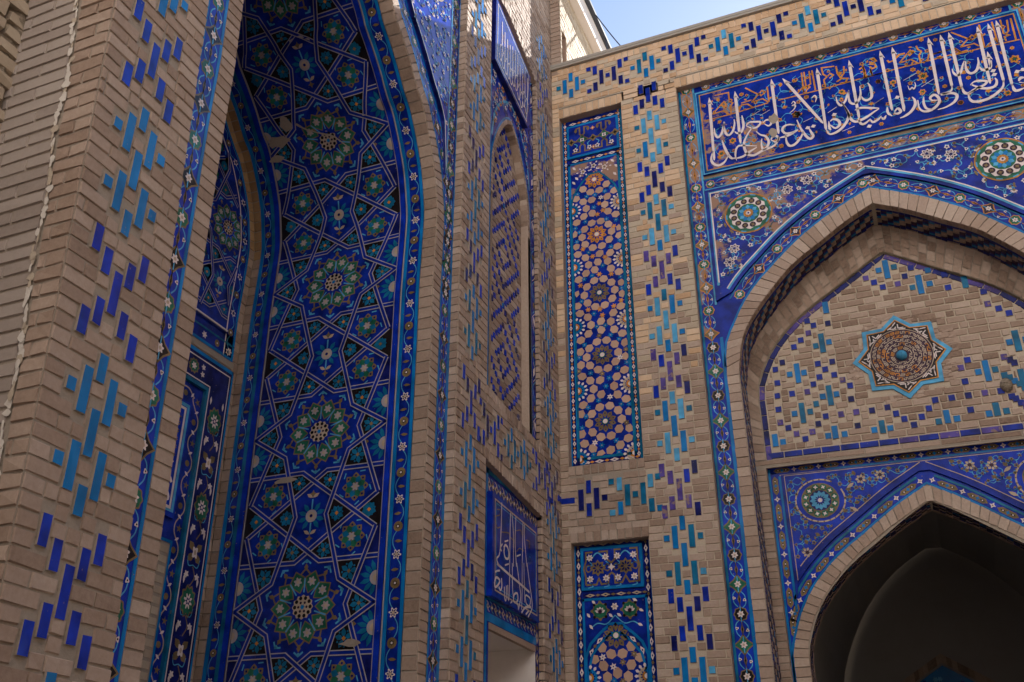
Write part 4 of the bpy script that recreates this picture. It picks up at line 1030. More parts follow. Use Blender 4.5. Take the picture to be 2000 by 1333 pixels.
# ---------------------------------------------------------------- lower mosaic panel
T = Art(FR(PY)); T.quad(PX0 - .03, 0, PX1 + .01, 4.14, 'cobalt', -.001)
for q in ((.074, 0, .097, 4.12), (.770, 0, .793, 4.12)): T.quad(*q, 'turquoise', .004)
for p in ([(.121, .1), (.121, 4.09)], [(.742, .1), (.742, 4.09)]): diamond_strip(T, p, .044, .115, 'navy', 'white', 'khaki', .001)
for p in ([(.14, 4.105), (.72, 4.105)], [(.15, 3.652), (.71, 3.652)]): diamond_strip(T, p, .04, .15, 'navy', 'cream', 'khaki', .002)
lowp = T.build('short_mosaic_panel', wall)
T = Art(FR(PY)); kufic_panel(T, .148, .712, 3.695, 4.075, 'khaki', .02, True); T.build('kufic_tile', lowp)
T = Art(FR(PY))
ol = smooth([(.162, 3.08), (.175, 3.19), (.25, 3.28), (.34, 3.36), (.437, 3.435)], 4); oc = arch(ol, .437, 0); nl = smooth([(.185, 2.9), (.195, 3.06), (.235, 3.17), (.32, 3.26), (.437, 3.355)], 4); ncv = arch(nl, .437, 0)
for q in ((.145, 0, .166, 3.625), (.71, 0, .731, 3.625), (.145, 3.605, .731, 3.628)): T.quad(*q, 'turquoise', .004)
band(T, oc, -.012, .012, 'turquoise', .005); band(T, ncv, -.011, .011, 'turquoise', .005)
md = [p for p in resample(offset(oc, -.040), .05) if p[1] > 3.1]; diamond_strip(T, md, .05, .13, 'cobalt', 'white', 'khaki', .001)
for c in (.305, .57):
    T.lobed((c, 3.515), .082, 8, .1, 'khaki', .003); T.lobed((c, 3.515), .068, 8, .08, 'green', .004)
    for k in range(8): T.disc((c + .074 * math.cos(k * .785), 3.515 + .074 * math.sin(k * .785)), .014, 'black' if k % 2 else 'khaki', .005, 6)
    for k in range(5): T.petal((c, 3.50), 1.57 + (k - 2) * .6, .0, .05, .026, 'white', .006)
    T.disc((c, 3.505), .018, 'wine', .007, 8)
flower(T, (.437, 3.545), .034, 6, 'white', 'cream', .004)
for c in ((.22, 3.38), (.655, 3.38), (.2, 3.48), (.67, 3.5), (.40, 3.47), (.475, 3.47), (.25, 3.59), (.62, 3.59)): T.petal(c, 2 + c[0], -.024, .026, .024, 'white', .004)
for e in (-1, 1): T.stroke(smooth([(.437, 3.47), (.437 + e * .08, 3.4), (.437 + e * .16, 3.41), (.437 + e * .22, 3.37)], 4), .009, 'sky_blue', .003)
mosaic(T, [p for p in resample(ncv, .1)], [((.437, 3.30), 'khaki'), ((.437, 2.62), 'khaki')], [((.187, 2.96), 0), ((.687, 2.96), 0)], seed=8)
T.build('star_mosaic', lowp)

# metal capping and the roof slab behind it
A = Art(lambda a, b, h: (0, 0, 0)); n = 14
box(A, .0, XE, -.55, .035, 9.672, 9.70, 'metal_sheet'); box(A, 0, XE, .012, .040, 9.70, 9.735, 'metal_sheet'); box(A, 0, XE, -6, -.55, 9.6, 9.66, 'mortar')
A.build('capping', wall)
A = Art(lambda a, b, h: (0, 0, 0)); box(A, 0, XE, -6, -5.9, 0, 9.6, 'mortar'); box(A, XE, XE + .1, -6, 0, 0, 9.66, 'mortar'); A.build('rear_masonry', wall)

# ================================================================ portal flank rising behind the roof
TXF = .125
flank = Art(lambda a, b, h: (0, 0, 0)); RE = Art(FR(.0)); RE.quad(0, 9.6, TXF, 13.4, 'mortar', -.003); bricks(RE, 0, TXF, 9.6, 13.4, length=.3, seed=91, tone=(.3, .7)); merge(flank, RE)
# slot window in the face, projecting coping with a dark metal edge
y0, y1, hz, ft = -.04, -.20, 10.34, 11.12
FF = Art(FL(TXF))
for q in ((y0, 9.6, 0, 13.4), (y1, hz, y0, ft), (-4.6, 9.6, y1, ft)): FF.quad(*q, 'pale_mortar', -.003)
bricks(FF, -4.6, 0, 9.6, ft, [(y1, 9.6, y0, hz)], length=.25, seed=92, mat='pale_brick', tone=(.2, .9), course=.0665, h=.005, jit=.004); merge(flank, FF)
d = TXF - .3
for q in ([B(TXF, y0, 9.6), B(TXF, y0, hz), B(d, y0, hz), B(d, y0, 9.6)], [B(TXF, y1, 9.6), B(TXF, y1, hz), B(d, y1, hz), B(d, y1, 9.6)], [B(TXF, y0, hz), B(TXF, y1, hz), B(d, y1, hz), B(d, y0, hz)], [B(d, y0, 9.6), B(d, y1, 9.6), B(d, y1, hz), B(d, y0, hz)]): flank.face3(q, 'brick', .3)
fk = flank.build('portal_flank'); fk['label'] = 'pale brick flank rising above the roof gutter, with narrow slot window and sunlit face'; fk['category'] = 'tower wall'
A = Art(lambda a, b, h: (0, 0, 0)); box(A, -.5, TXF + .10, -4.7, -.25, ft, ft + .28, 'plaster'); A.build('coping', fk)
A = Art(lambda a, b, h: (0, 0, 0)); box(A, -.5, TXF + .16, -4.8, -.25, ft + .283, ft + .33, 'dark_metal'); A.build('roof_edge', fk)
def cable(name, a, b, label):
    A = Art(lambda a, b, h: (0, 0, 0)); P = []
    for i in range(9):
        t = i / 8; p = [a[k] + (b[k] - a[k]) * t for k in range(3)]; p[2] -= .06 * math.sin(math.pi * t); P.append(p)
    for p, q in zip(P, P[1:]):
        for k in range(6):
            c0, s0, c1, s1 = (.008 * f(2 * math.pi * (k + e) / 6) for e in (0, 1) for f in (math.cos, math.sin))
            A.face3([B(p[0] + c0, p[1] + s0, p[2]), B(p[0] + c1, p[1] + s1, p[2]), B(q[0] + c1, q[1] + s1, q[2]), B(q[0] + c0, q[1] + s0, q[2])], 'dark_metal')
    o = A.build(name); o['label'] = label; o['category'] = 'cable'; o['group'] = 'cables by the roof edge'
cable('roof_cable', (.27, -1.05, 11.44), (1.02, -.5, 9.70), 'long thin dark cable stretched from the flank roof edge down to the gutter')
cable('roof_cable', (.27, -1.5, 11.40), (.55, -.9, 9.70), 'short thin dark cable hanging close beside the flank roof edge')
# ================================================================ tiled gateway: inscription, spandrels, two pointed arches
gate = empty('tiled_gateway', B(3.08, -.3, 0), 'gateway faced in blue tile with a white inscription above two nested pointed arches', 'gateway')
GY = -.08; XC = 3.08
UO = [(1.60, 5.60), (1.633, 5.884), (1.707, 6.04), (1.81, 6.239), (1.949, 6.432), (2.135, 6.615), (2.346, 6.808), (2.603, 6.99), (2.852, 7.129), (3.08, 7.24)]
UI = [(1.702, 5.55), (1.759, 5.861), (1.837, 6.042), (1.974, 6.232), (2.136, 6.419), (2.32, 6.601), (2.572, 6.768), (2.823, 6.934), (3.08, 7.066)]
uo = arch(smooth(UO, 3), XC, 0); ui = arch(smooth(UI, 3), XC, 0)
T = Art(FR(GY))
T.poly([(GX0 - .03, 0), (1.60, 0)] + list(uo[1:-1]) + [(2 * XC - 1.60, 0), (GX1 + .03, 0), (GX1 + .03, 9.05), (GX0 - .03, 9.05)], 'cobalt', -.002)
g = along(uo)
R_ = Art(FR(GY)); S = R_.sub(g); s = 0
band(R_, uo, -.11, .004, 'mortar', -.003)
for a, b in ((uo, ui),):
    n = int(g.length / .088); gi = along(ui); pf = pair(uo, ui, 5.6)
    for k in range(n):                                     # voussoirs of the rim, one brick deep
        s0, s1 = g.length * k / n + .0035, g.length * (k + 1) / n - .0035; t0, t1 = pf(s0), pf(s1)
        q = [g(s0, 0), g(s1, 0), gi(t1, 0), gi(t0, 0)]; j = lambda: random.uniform(-.0025, .0025)
        q = [(x + j(), z + j()) for x, z in q]; h = .008 + random.uniform(-.003, .003)
        R_.poly(q, 'brick', h, random.uniform(.45, .95))
        for i in range(4): a_, b_ = q[i], q[(i + 1) % 4]; R_.face3([R_.f(*a_, -.004), R_.f(*b_, -.004), R_.f(*b_, h), R_.f(*a_, h)], 'brick', .5)
rim = R_.build('arch_rim', gate)
field = T.build('tile_facing', gate)

def lean_strip(A, x0, x1, z0, z1, m, h): A.quad(x0, z0, x1, z1, m, h)
T = Art(FR(GY))
# outer border: left, right and top
cl = [8.945, 8.654, 8.315, 7.98, 7.672, 7.44, 7.196, 6.993, 6.764, 6.50, 6.25, 6.0]
cb = [5.614 - .2445 * k for k in range(-1, 22)]
for xa in (1.41, 2 * XC - 1.41):
    e = 1 if xa < 2 else -1
    for a, b, m in ((0, .022, 'teal'), (.148, .168, 'sky_blue')): T.quad(xa + e * a, 0 if a == 0 else 6.3, xa + e * b, 9.0, m, .004)
    T.quad(xa + e * .16, 0, xa + e * .19, 5.95, 'turquoise', .004)
    px = xa + e * .085
    floral_strip(T, [(px, 9.0), (px, 6.0)], .125, [9.0 - z for z in cl], 'cobalt_worn', 'ochre', ('green', 'khaki'), h=.001)
    floral_strip(T, [(xa + e * .09, 5.95), (xa + e * .09, .1)], .135, [5.95 - z for z in cb if .2 < z < 5.95], 'cobalt_bright', 'khaki', ('black', 'green'), h=.001)
ct = [1.703, 1.942, 2.166, 2.397, 2.636, 2.87, 3.10, 3.33, 3.56, 3.79, 4.02, 4.25, 4.48]
floral_strip(T, [(1.56, 8.935), (4.60, 8.935)], .105, [x - 1.56 for x in ct], 'cobalt', 'ochre', ('khaki', 'green'), h=.001)
T.quad(1.41, 8.988, 4.75, 9.03, 'teal', .004); T.quad(1.56, 8.868, 4.62, 8.885, 'sky_blue', .004)
floral_strip(T, [(1.57, 7.682), (4.60, 7.682)], .105, [.07 + .237 * k for k in range(13)], 'cobalt_worn', 'ochre', ('green', 'khaki'), h=.001)
T.quad(1.57, 7.735, 4.60, 7.752, 'teal', .004); T.quad(1.57, 7.612, 4.60, 7.628, 'sky_blue', .004); T.quad(1.57, 7.752, 4.6, 7.79, 'grey_tile', .002)
# border following the arch
ap = [p for p in resample(uo, .06) if p[1] > 5.6]
band(T, ap, 0, .022, 'turquoise', .004)
ap2 = [p for p in ap if p[1] > 6.22]
mid = offset(ap2, .082); gm = along(mid); arcs = []
for x, z in ((1.971, 6.624), (2.19, 6.774), (2.39, 6.91), (2.567, 7.065), (2.782, 7.2), (3.02, 7.327), (3.135, 7.327), (3.37, 7.208), (3.60, 7.075), (3.80, 6.943), (4.0, 6.786), (4.199, 6.64)):
    best = min(range(200), key=lambda k: math.hypot(gm(gm.length * k / 199, 0)[0] - x, gm(gm.length * k / 199, 0)[1] - z)); arcs.append(gm.length * best / 199)
floral_strip(T, mid, .115, sorted([.08] + arcs + [gm.length - .08]), 'cobalt', 'ochre', ('green', 'wine'), h=.002)
band(T, ap2, .138, .150, 'teal', .004)
T.build('flower_border', field)

# ---------------------------------------------------------------- spandrels (left of the crown and right of it)
wl = [p for p in resample(offset(uo, .212), .05) if p[1] > 6.40]
def spandrel(sgn):
    f = lambda p: (XC + sgn * (p[0] - XC), p[1])
    T = Art(FR(GY)); left = [p for p in wl if p[0] <= XC + .001]
    tip = (1.612, 6.43)
    out = [tip] + [p for p in left if p[0] > 1.63 and p[1] > 6.5] + [(XC, left[-1][1]), (XC, 7.60), (1.578, 7.60), (1.578, 6.42)]
    poly = [(1.618, 6.50)] + [p for p in left if p[0] > 1.66 and p[1] > 6.55] + [(XC, left[-1][1]), (XC, 7.555), (1.618, 7.555)]
    lo = [p for p in resample(offset(uo, .155), .05) if 6.37 < p[1] and p[0] <= XC]
    T.block([f(p) for p in [(1.575, 6.33)] + lo + [(XC, lo[-1][1]), (XC, 7.602), (1.575, 7.602)]], 0, .022, 'cobalt', 'navy')
    T.poly([f(p) for p in poly], 'cobalt_worn' if sgn > 0 else 'cobalt', .0235)
    T.stroke([f(p) for p in [(XC, 7.558), (1.622, 7.558), (1.616, 6.49)]], .022, 'sky_blue' , .025); T.stroke([f(p) for p in [(XC, 7.552), (1.630, 7.552), (1.623, 6.52)]], .012, 'white', .026)
    pl = [p for p in left if p[0] > 1.63]
    T.stroke([f(p) for p in offset(pl, -.014)], .022, 'sky_blue', .025); T.stroke([f(p) for p in pl], .011, 'white', .026)
    c = (1.972, 7.228)
    reg = [f(p) for p in poly]
    scroll(T, reg, 77 if sgn > 0 else 78, step=.105, h=.0245, size=.025, margin=.028, bud='khaki', avoid=[(f(c), .235)], w=.0085)
    for p in ((2.36, 7.40), (2.55, 7.46), (1.80, 6.86), (1.74, 6.72)):
        for k in range(7): T.petal(f(p), k * .9 + .4, .012, .058, .03, 'white', .028); T.petal(f(p), k * .9 + .4, .02, .045, .015, 'wine', .0285)
        T.disc(f(p), .014, 'navy', .029, 7)
    c = f(c)
    T.lobed(c, .232, 10, .02, 'khaki', .027); T.lobed(c, .214, 10, .02, 'green', .0275); T.ring(c, .222, .008, 'ochre', .028, 30)
    for k in range(10): t = k * .628; T.stroke([(c[0] + .208 * math.cos(t + d), c[1] + .208 * math.sin(t + d)) for d in (-.12, 0, .12)], .012, 'sky_blue', .028)
    T.lobed(c, .186, 12, .05, 'white', .0285); T.disc(c, .108, 'green', .029, 24)
    for k in range(12):
        q = (c[0] + .141 * math.cos(k * .5236 + .2), c[1] + .141 * math.sin(k * .5236 + .2)); T.disc(q, .030, 'wine', .0295, 12); T.star(q, .022, .011, 4, 'khaki', .030, k)
        T.petal(c, k * .5236, .04, .098, .040, 'sky_blue' if k % 2 else 'turquoise', .0295)
    T.disc(c, .046, 'ochre', .030, 16); T.lobed(c, .027, 8, .15, 'white', .031); T.disc(c, .010, 'cobalt', .032, 8)
    for k in range(5): t = 2.2 + k * .42 + (0 if sgn > 0 else -.4); q = (c[0] + .245 * math.cos(t), c[1] + .245 * math.sin(t)); T.petal(q, t + 1.5, -.03, .04, .024, 'khaki', .028)
    T.build('spandrel', field)
spandrel(1); spandrel(-1)

# ---------------------------------------------------------------- inscription panel
I = Art(FR(GY)); ix0, ix1, iz0, iz1 = 1.583, 4.645, 7.790, 8.862
I.block([(ix0, iz0), (ix1, iz0), (ix1, iz1), (ix0, iz1)], 0, .026, 'cobalt', 'cobalt')
IR = lambda d, m, w, h: I.stroke([(ix0 + d, iz0 + d), (ix1 - d, iz0 + d), (ix1 - d, iz1 - d), (ix0 + d, iz1 - d)], w, m, h, True)
IR(.010, 'sky_blue', .014, .0275); IR(.036, 'teal', .012, .028); IR(.047, 'ochre', .010, .0285)
cut = [(ix0 + .052, iz0 + .052), (2.35, iz0 + .052), (2.15, 8.1), (2.2, 8.4), (1.95, 8.62), (1.9, iz1 - .052), (ix0 + .052, iz1 - .052)]
I.poly([(ix0 + .052, iz0 + .052), (ix1 - .052, iz0 + .052), (ix1 - .052, iz1 - .052), (ix0 + .052, iz1 - .052)], 'cobalt', .0275)
I.poly(cut, 'cobalt_worn', .0279)
insc = I.build('inscription_panel', gate)
LY = GY + .0285
def ip(o, s, pts): return [on_y((o[0] + s * a, o[1] + s * b), LY) for a, b in pts]
V_ = Art(FR(LY)); reg = [(1.66, 7.86), (4.56, 7.86), (4.56, 8.79), (1.66, 8.79)]
scroll(V_, reg, 99, step=.155, h=.0002, size=.024, margin=.02, bud='ochre', big='ochre', w=.008)
za, zb_, zc, zd, ze, zf, zg = ((1360, 170), .15625), ((1520, 130), .15625), ((1680, 90), .15625), ((1790, 30), .15625), ((1800, 110), .1487), ((1340, 250), .16), ((1300, 100), .15)
for zz_, pts, w in ((za, [(90, 430), (480, 330), (900, 200)], .013), (za, [(200, 345), (340, 300), (405, 345)], .015), (za, [(200, 345), (345, 185), (375, 225), (345, 260), (315, 225)], .014), (za, [(230, 110), (400, 72), (415, 180), (455, 200), (430, 240), (435, 335)], .015),
                    (za, [(530, 305), (565, 230), (640, 215), (700, 255)], .015), (za, [(560, 205), (690, 165)], .014), (za, [(610, 15), (740, 80), (790, 100)], .015), (za, [(690, 195), (820, 45), (855, 75), (810, 110), (775, 80)], .014), (za, [(690, 195), (830, 150), (900, 190)], .014), (za, [(885, 0), (910, 190)], .015),
                    (zb_, [(0, 425), (500, 300), (900, 190), (1344, 70)], .013), (zb_, [(290, 80), (320, 330)], .015), (zb_, [(320, 70), (345, 240), (395, 260), (350, 300), (350, 335)], .014), (zb_, [(385, 60), (405, 220), (350, 260)], .014), (zb_, [(420, 50), (465, 295)], .015), (zb_, [(230, 350), (300, 270), (330, 340)], .014),
                    (zb_, [(700, 0), (540, 20), (560, 100), (610, 130), (570, 170), (590, 265)], .015), (zb_, [(610, 130), (650, 90), (690, 110), (640, 150)], .014), (zb_, [(720, 0), (740, 90), (780, 145), (820, 90), (820, 0)], .016), (zb_, [(730, 195), (800, 150), (870, 150), (840, 200), (770, 215)], .016), (zb_, [(1010, 40), (1060, 10), (1080, 60), (1030, 75)], .016), (zb_, [(1080, 40), (1095, 130)], .015), (zb_, [(1150, 30), (1175, 105)], .015),
                    (zc, [(0, 415), (480, 280), (900, 175), (1344, 55)], .013), (zc, [(30, 240), (60, 390)], .015), (zc, [(125, 290), (150, 365)], .015), (zc, [(120, 170), (170, 155), (200, 190), (150, 215), (110, 200)], .016), (zc, [(110, 230), (180, 230), (200, 265), (150, 285), (120, 260)], .016), (zc, [(490, 215), (630, 170), (720, 215)], .014), (zc, [(490, 215), (625, 55), (660, 85), (620, 120), (590, 90)], .014), (zc, [(700, 0), (720, 45), (765, 70), (735, 120), (755, 205)], .015), (zc, [(440, 160), (490, 110), (560, 95)], .02), (zc, [(340, 180), (360, 205), (430, 180)], .016), (zc, [(790, 215), (850, 165), (860, 100)], .015), (zc, [(900, 105), (1180, 35), (1250, 80)], .014),
                    (zd, [(430, 215), (640, 295), (690, 310)], .015), (zd, [(550, 400), (690, 250), (740, 275), (690, 310), (650, 280)], .014), (zd, [(550, 400), (720, 355), (780, 385)], .014), (zd, [(200, 490), (480, 415), (560, 465)], .014), (zd, [(780, 120), (850, 400)], .016), (zd, [(940, 85), (1015, 345)], .016), (zd, [(1045, 60), (1090, 230), (1160, 250), (1100, 270), (1120, 325)], .015), (zd, [(1130, 60), (1150, 200), (1110, 240)], .015), (zd, [(1175, 40), (1245, 310)], .016), (zd, [(880, 390), (980, 290), (1010, 345)], .014), (zd, [(430, 510), (860, 400), (1290, 305)], .013)):
    V_.stroke(ip(*zz_, pts), w, 'ochre', .0012)
for zz_, p, r in ((za, (455, 675), .040), (za, (315, 835), .040), (za, (725, 670), .024), (za, (1062, 740), .028), (za, (1250, 345), .048), (zb_, (228, 603), .046), (zb_, (795, 318), .034), (zb_, (350, 385), .028), (zb_, (1248, 190), .028), (zc, (412, 458), .034), (zc, (225, 445), .026), (zc, (660, 298), .028), (zc, (785, 378), .050), (zc, (780, 575), .034), (zc, (1255, 708), .028), (zd, (1228, 548), .050), (ze, (1132, 485), .036), (ze, (515, 610), .028), (zc, (1058, 505), .024), (ze, (615, 285), .024), (zd, (1195, 410), .022), (zb_, (1290, 720), .024), (zb_, (890, 825), .022), (zd, (60, 310), .024), (zd, (235, 310), .022), (za, (95, 240), .024), (za, (565, 95), .026), (zb_, (200, 180), .026)):
    c = ip(*zz_, [p])[0]; V_.lobed(c, r, 6, .16, 'ochre', .0015, p[0]); V_.lobed(c, r * .55, 6, .25, 'wine', .002, p[0]); V_.lobed(c, r * .3, 5, .2, 'ochre' if r < .03 else 'green', .0025)
V_.build('kufic_scrollwork', insc)
W = Art(FR(LY)); hh = .0035
def pen(zz_, pts, w=.028, n=5, taper=True):
    P = smooth(ip(*zz_, pts), n); k = len(P)
    ws = [w * (min(1, .35 + 2.4 * min(i, k - 1 - i) / k) if taper else 1) for i in range(k)]
    W.stroke(P, ws, 'white', hh)
def alif(za_, top, zb2, bot, w=.030):
    a, b = ip(*za_, [top])[0], ip(*zb2, [bot])[0]; d = np.array(b) - np.array(a); d /= np.hypot(*d); nrm = np.array([-d[1], d[0]])
    A_ = np.array(a); W.poly([tuple(A_), tuple(A_ + d * .085 - nrm * .019), tuple(A_ + d * .085 - nrm * .012), tuple(A_ + d * .085 + nrm * .014), tuple(A_ + d * .115 + nrm * .034)], 'white', hh)
    m = A_ + d * .07; W.stroke([tuple(m), tuple((m + np.array(b)) / 2), tuple(np.array(b) - d * .03), b], [w, w * .95, w * .8, w * .3], 'white', hh)
alif(za, (160, 135), zf, (345, 400)); alif(za, (482, 55), za, (555, 710)); alif(zg, (1375, 365), za, (1030, 590)); alif(zb_, (480, 20), zb_, (600, 800)); alif(zg, (2690 - 300, 118 - 230 + 240), zb_, (1012, 650)) if False else None
alif(((1300, 0), .5025), (712, 235), zb_, (1012, 650)); alif(zc, (245, 60), zc, (400, 810)); alif(zc, (398, 15), zc, (552, 820)); alif(zd, (145, 280), zc, (985, 610)); alif(zd, (295, 245), zc, (1150, 520)); alif(zd, (400, 215), ze, (530, 420)); alif(zd, (755, 140), ze, (902, 365)); alif(zd, (890, 105), ze, (1080, 340)); alif(zd, (992, 65), ze, (1190, 390)); alif(zb_, (50, 150), zb_, (562, 715)); alif(zd, (885, 455), ze, (905, 150), .022)
for zz_, pts, w in ((za, [(225, 520), (235, 590), (270, 635), (315, 590), (340, 500), (355, 440)], .024), (za, [(345, 440), (350, 520), (375, 590), (410, 605), (455, 560), (478, 470), (472, 410)], .024), (za, [(480, 560), (512, 582), (560, 570), (590, 500), (582, 420), (570, 360)], .026),
                    (za, [(620, 495), (660, 447), (730, 440), (800, 445), (770, 500), (700, 520), (625, 490)], .022), (za, [(710, 500), (645, 590), (603, 680), (600, 760), (640, 840), (720, 858), (830, 800), (960, 745), (1020, 680), (1032, 620)], .026), (za, [(830, 455), (870, 420), (915, 418), (938, 455), (905, 490), (850, 465)], .022), (za, [(680, 370), (800, 300)], .012), (za, [(795, 365), (920, 290)], .012),
                    (za, [(750, 560), (800, 600), (865, 620), (905, 680), (890, 745), (840, 785), (815, 730), (820, 650)], .024), (za, [(930, 670), (955, 630), (1005, 618), (1030, 660), (990, 690), (940, 668)], .024), (za, [(1230, 480), (1150, 475), (1090, 505), (1078, 550), (1120, 585), (1200, 570), (1275, 532)], .024), (za, [(1270, 545), (1150, 610), (1040, 640)], .026),
                    (zf, [(440, 155), (470, 240), (515, 330), (560, 375), (600, 368)], .026), (zf, [(865, 225), (750, 220), (650, 222), (612, 265), (603, 340), (618, 400)], .020), (zf, [(865, 240), (770, 300), (690, 355), (590, 380)], .026), (zf, [(522, 330), (470, 420), (400, 462), (335, 440), (308, 380), (330, 285)], .026),
                    (zg, [(1710, 900), (1760, 1010), (1830, 1110), (1885, 1145), (1922, 1110), (1890, 1050), (1868, 1010)], .026), (zg, [(1565, 1090), (1578, 1190), (1622, 1238), (1690, 1212), (1760, 1130), (1795, 1050)], .026),
                    (zb_, [(600, 790), (640, 848), (720, 830), (800, 770), (858, 690), (882, 600), (840, 520), (795, 450)], .026), (zb_, [(650, 690), (690, 662), (750, 680), (770, 730), (715, 775), (650, 735)], .026), (zb_, [(632, 690), (640, 770), (660, 800)], .022), (zb_, [(795, 455), (860, 560), (900, 650), (950, 690), (1005, 688), (1100, 640), (1200, 570), (1262, 530)], .026), (zb_, [(1262, 525), (1150, 522), (1030, 522), (960, 550)], .024),
                    (zb_, [(722, 380), (740, 450), (785, 492), (830, 450), (862, 370), (882, 300)], .022), (zb_, [(880, 305), (882, 400), (905, 458), (960, 470), (1010, 420), (1030, 340), (1020, 250)], .024), (zb_, [(1030, 370), (1075, 420), (1130, 420), (1170, 370), (1150, 260), (1120, 210)], .026), (zb_, [(1000, 650), (1030, 715), (1080, 720), (1155, 658)], .024), (zb_, [(1150, 662), (1185, 700), (1250, 665), (1290, 622)], .024), (zb_, [(1290, 640), (1320, 660), (1350, 615)], .022),
                    (zb_, [(310, 700), (435, 640)], .013), (zb_, [(620, 585), (730, 510)], .013), (zb_, [(800, 815), (955, 750)], .013), (zb_, [(1185, 480), (1320, 395)], .013), (za, [(1190, 215), (1215, 185), (1238, 215), (1205, 235), (1240, 240), (1215, 290), (1168, 328)], .014), (zb_, [(420, 400), (455, 368), (477, 400), (462, 452)], .014),
                    (zc, [(340, 770), (348, 840), (400, 880)], .022), (zc, [(430, 825), (470, 785), (508, 820), (470, 850), (420, 840)], .026), (zc, [(500, 905), (560, 880), (640, 820), (688, 740), (682, 680), (650, 640)], .026), (zc, [(720, 680), (735, 770), (785, 818), (860, 815), (940, 770), (990, 700), (972, 640), (920, 615), (875, 655), (905, 685), (970, 680)], .026), (zc, [(795, 640), (795, 720), (830, 785), (900, 790)], .022),
                    (zc, [(1150, 500), (1140, 560), (1080, 590), (1025, 608), (1150, 592), (1212, 625), (1180, 700), (1080, 765), (970, 800)], .026), (zc, [(540, 435), (705, 345)], .013), (zc, [(765, 515), (930, 410)], .013), (zc, [(160, 735), (295, 650)], .013), (zc, [(595, 500), (620, 550), (648, 522), (672, 540), (692, 500), (682, 455)], .013),
                    (ze, [(400, 170), (420, 222), (470, 258), (512, 220), (538, 130), (560, 65)], .022), (ze, [(578, 70), (580, 150), (610, 212), (660, 228), (722, 190), (748, 100), (738, 20)], .026), (ze, [(750, 130), (792, 180), (850, 182), (905, 150), (915, 60)], .026), (ze, [(525, 400), (560, 478), (620, 490), (700, 440), (770, 395)], .028), (ze, [(1075, 320), (1070, 400), (1000, 480), (900, 550), (780, 592), (680, 600), (630, 560), (612, 500)], .028), (ze, [(1185, 370), (1222, 448), (1270, 452), (1350, 420)], .028),
                    (ze, [(640, 385), (690, 340), (765, 328), (850, 332), (835, 372), (760, 415), (690, 455), (612, 495)], .024), (ze, [(640, 370), (710, 400), (800, 425), (900, 422), (970, 390), (987, 330), (965, 290)], .026), (ze, [(1275, 330), (1300, 290), (1350, 285)], .028), (ze, [(1280, 345), (1345, 352)], .02)):
    pen(zz_, pts, w)
for zz_, p in ((zb_, (700, 605)), (zb_, (370, 770)), (zb_, (440, 750)), (zb_, (1140, 750)), (zc, (465, 645)), (ze, (940, 195)), (ze, (955, 245)), (ze, (1255, 205)), (ze, (1330, 180))): W.diamond(ip(*zz_, [p])[0], .026, .022, 'white', hh, .25)
for zz_, c, r in ((za, (965, 400), .05), (za, (960, 575), .045)):
    c = ip(*zz_, [c])[0]; W.poly([(c[0] + r * random.uniform(.6, 1.2) * math.cos(k * .63), c[1] + r * random.uniform(.7, 1.5) * math.sin(k * .63)) for k in range(10)], 'mortar', .005)
W.build('lettering', insc)
# ---------------------------------------------------------------- upper arch: soffit, ledge, brick tympanum
D1 = -.46
Q = Art(lambda s, d, h: (lambda p: (p[0], d, p[1]))(gu(s, -h)))
gu = along(ui); Ls = gu.length; st = [0, 5.0] + [5.0 + .07 * k for k in range(1, int((Ls - 10) / .07))] + [Ls - 5.0, Ls]
for a, b in zip(st, st[1:]): Q.quad(a, .08, b, -D1, 'mortar', -.004)
s = 1.6; row = 0; rr = random.Random(13)
while s < Ls - 1.6:                                         # glazed stretchers laid in steps over the soffit
    for k, d in enumerate(np.arange(.085, .455, .0275)):
        ph = (row * 2 + k) % 7
        if k == 0: Q.slab(s, .082, s + .05, .15, 'brick', .003, rr.uniform(.1, .5), .003, .002)
        elif k in (3, 12): Q.slab(s, d, s + .052, d + .022, 'navy', .004, .5, .002)
        elif k > 3:
            m = 'wine' if ph < 2 else 'navy' if ph < 3 else 'teal' if ph < 4 else 'brick'
            Q.slab(s, d, s + (.052 if ph < 5 else .046), d + .022, m, .004, rr.uniform(.1, .45), .002)
    s += .054; row += 1
Q.build('soffit', rim)
RI = [(1.80, 5.45), (1.818, 5.60), (1.88, 5.75), (1.97, 5.92), (2.12, 6.10), (2.32, 6.27), (2.69, 6.51), (2.9, 6.65), (3.08, 6.765)]
ri = arch(smooth(RI, 3), XC, 4.84)
L_ = Art(FR(D1)); uu = [p for p in ui if p[1] > 4.84]; uu = [(ui[0][0], 4.84)] + uu + [(ui[-1][0], 4.84)]
L_.poly(uu + list(reversed(ri)), 'mortar', -.004)
uu0 = [(uu[0][0], 4.84)] + [p for p in uu if p[1] > 4.841] + [(uu[-1][0], 4.84)]
g1, g2 = along(uu0), along(ri); pf = pair(uu0, ri, 5.45); n = int(g1.length / .085)
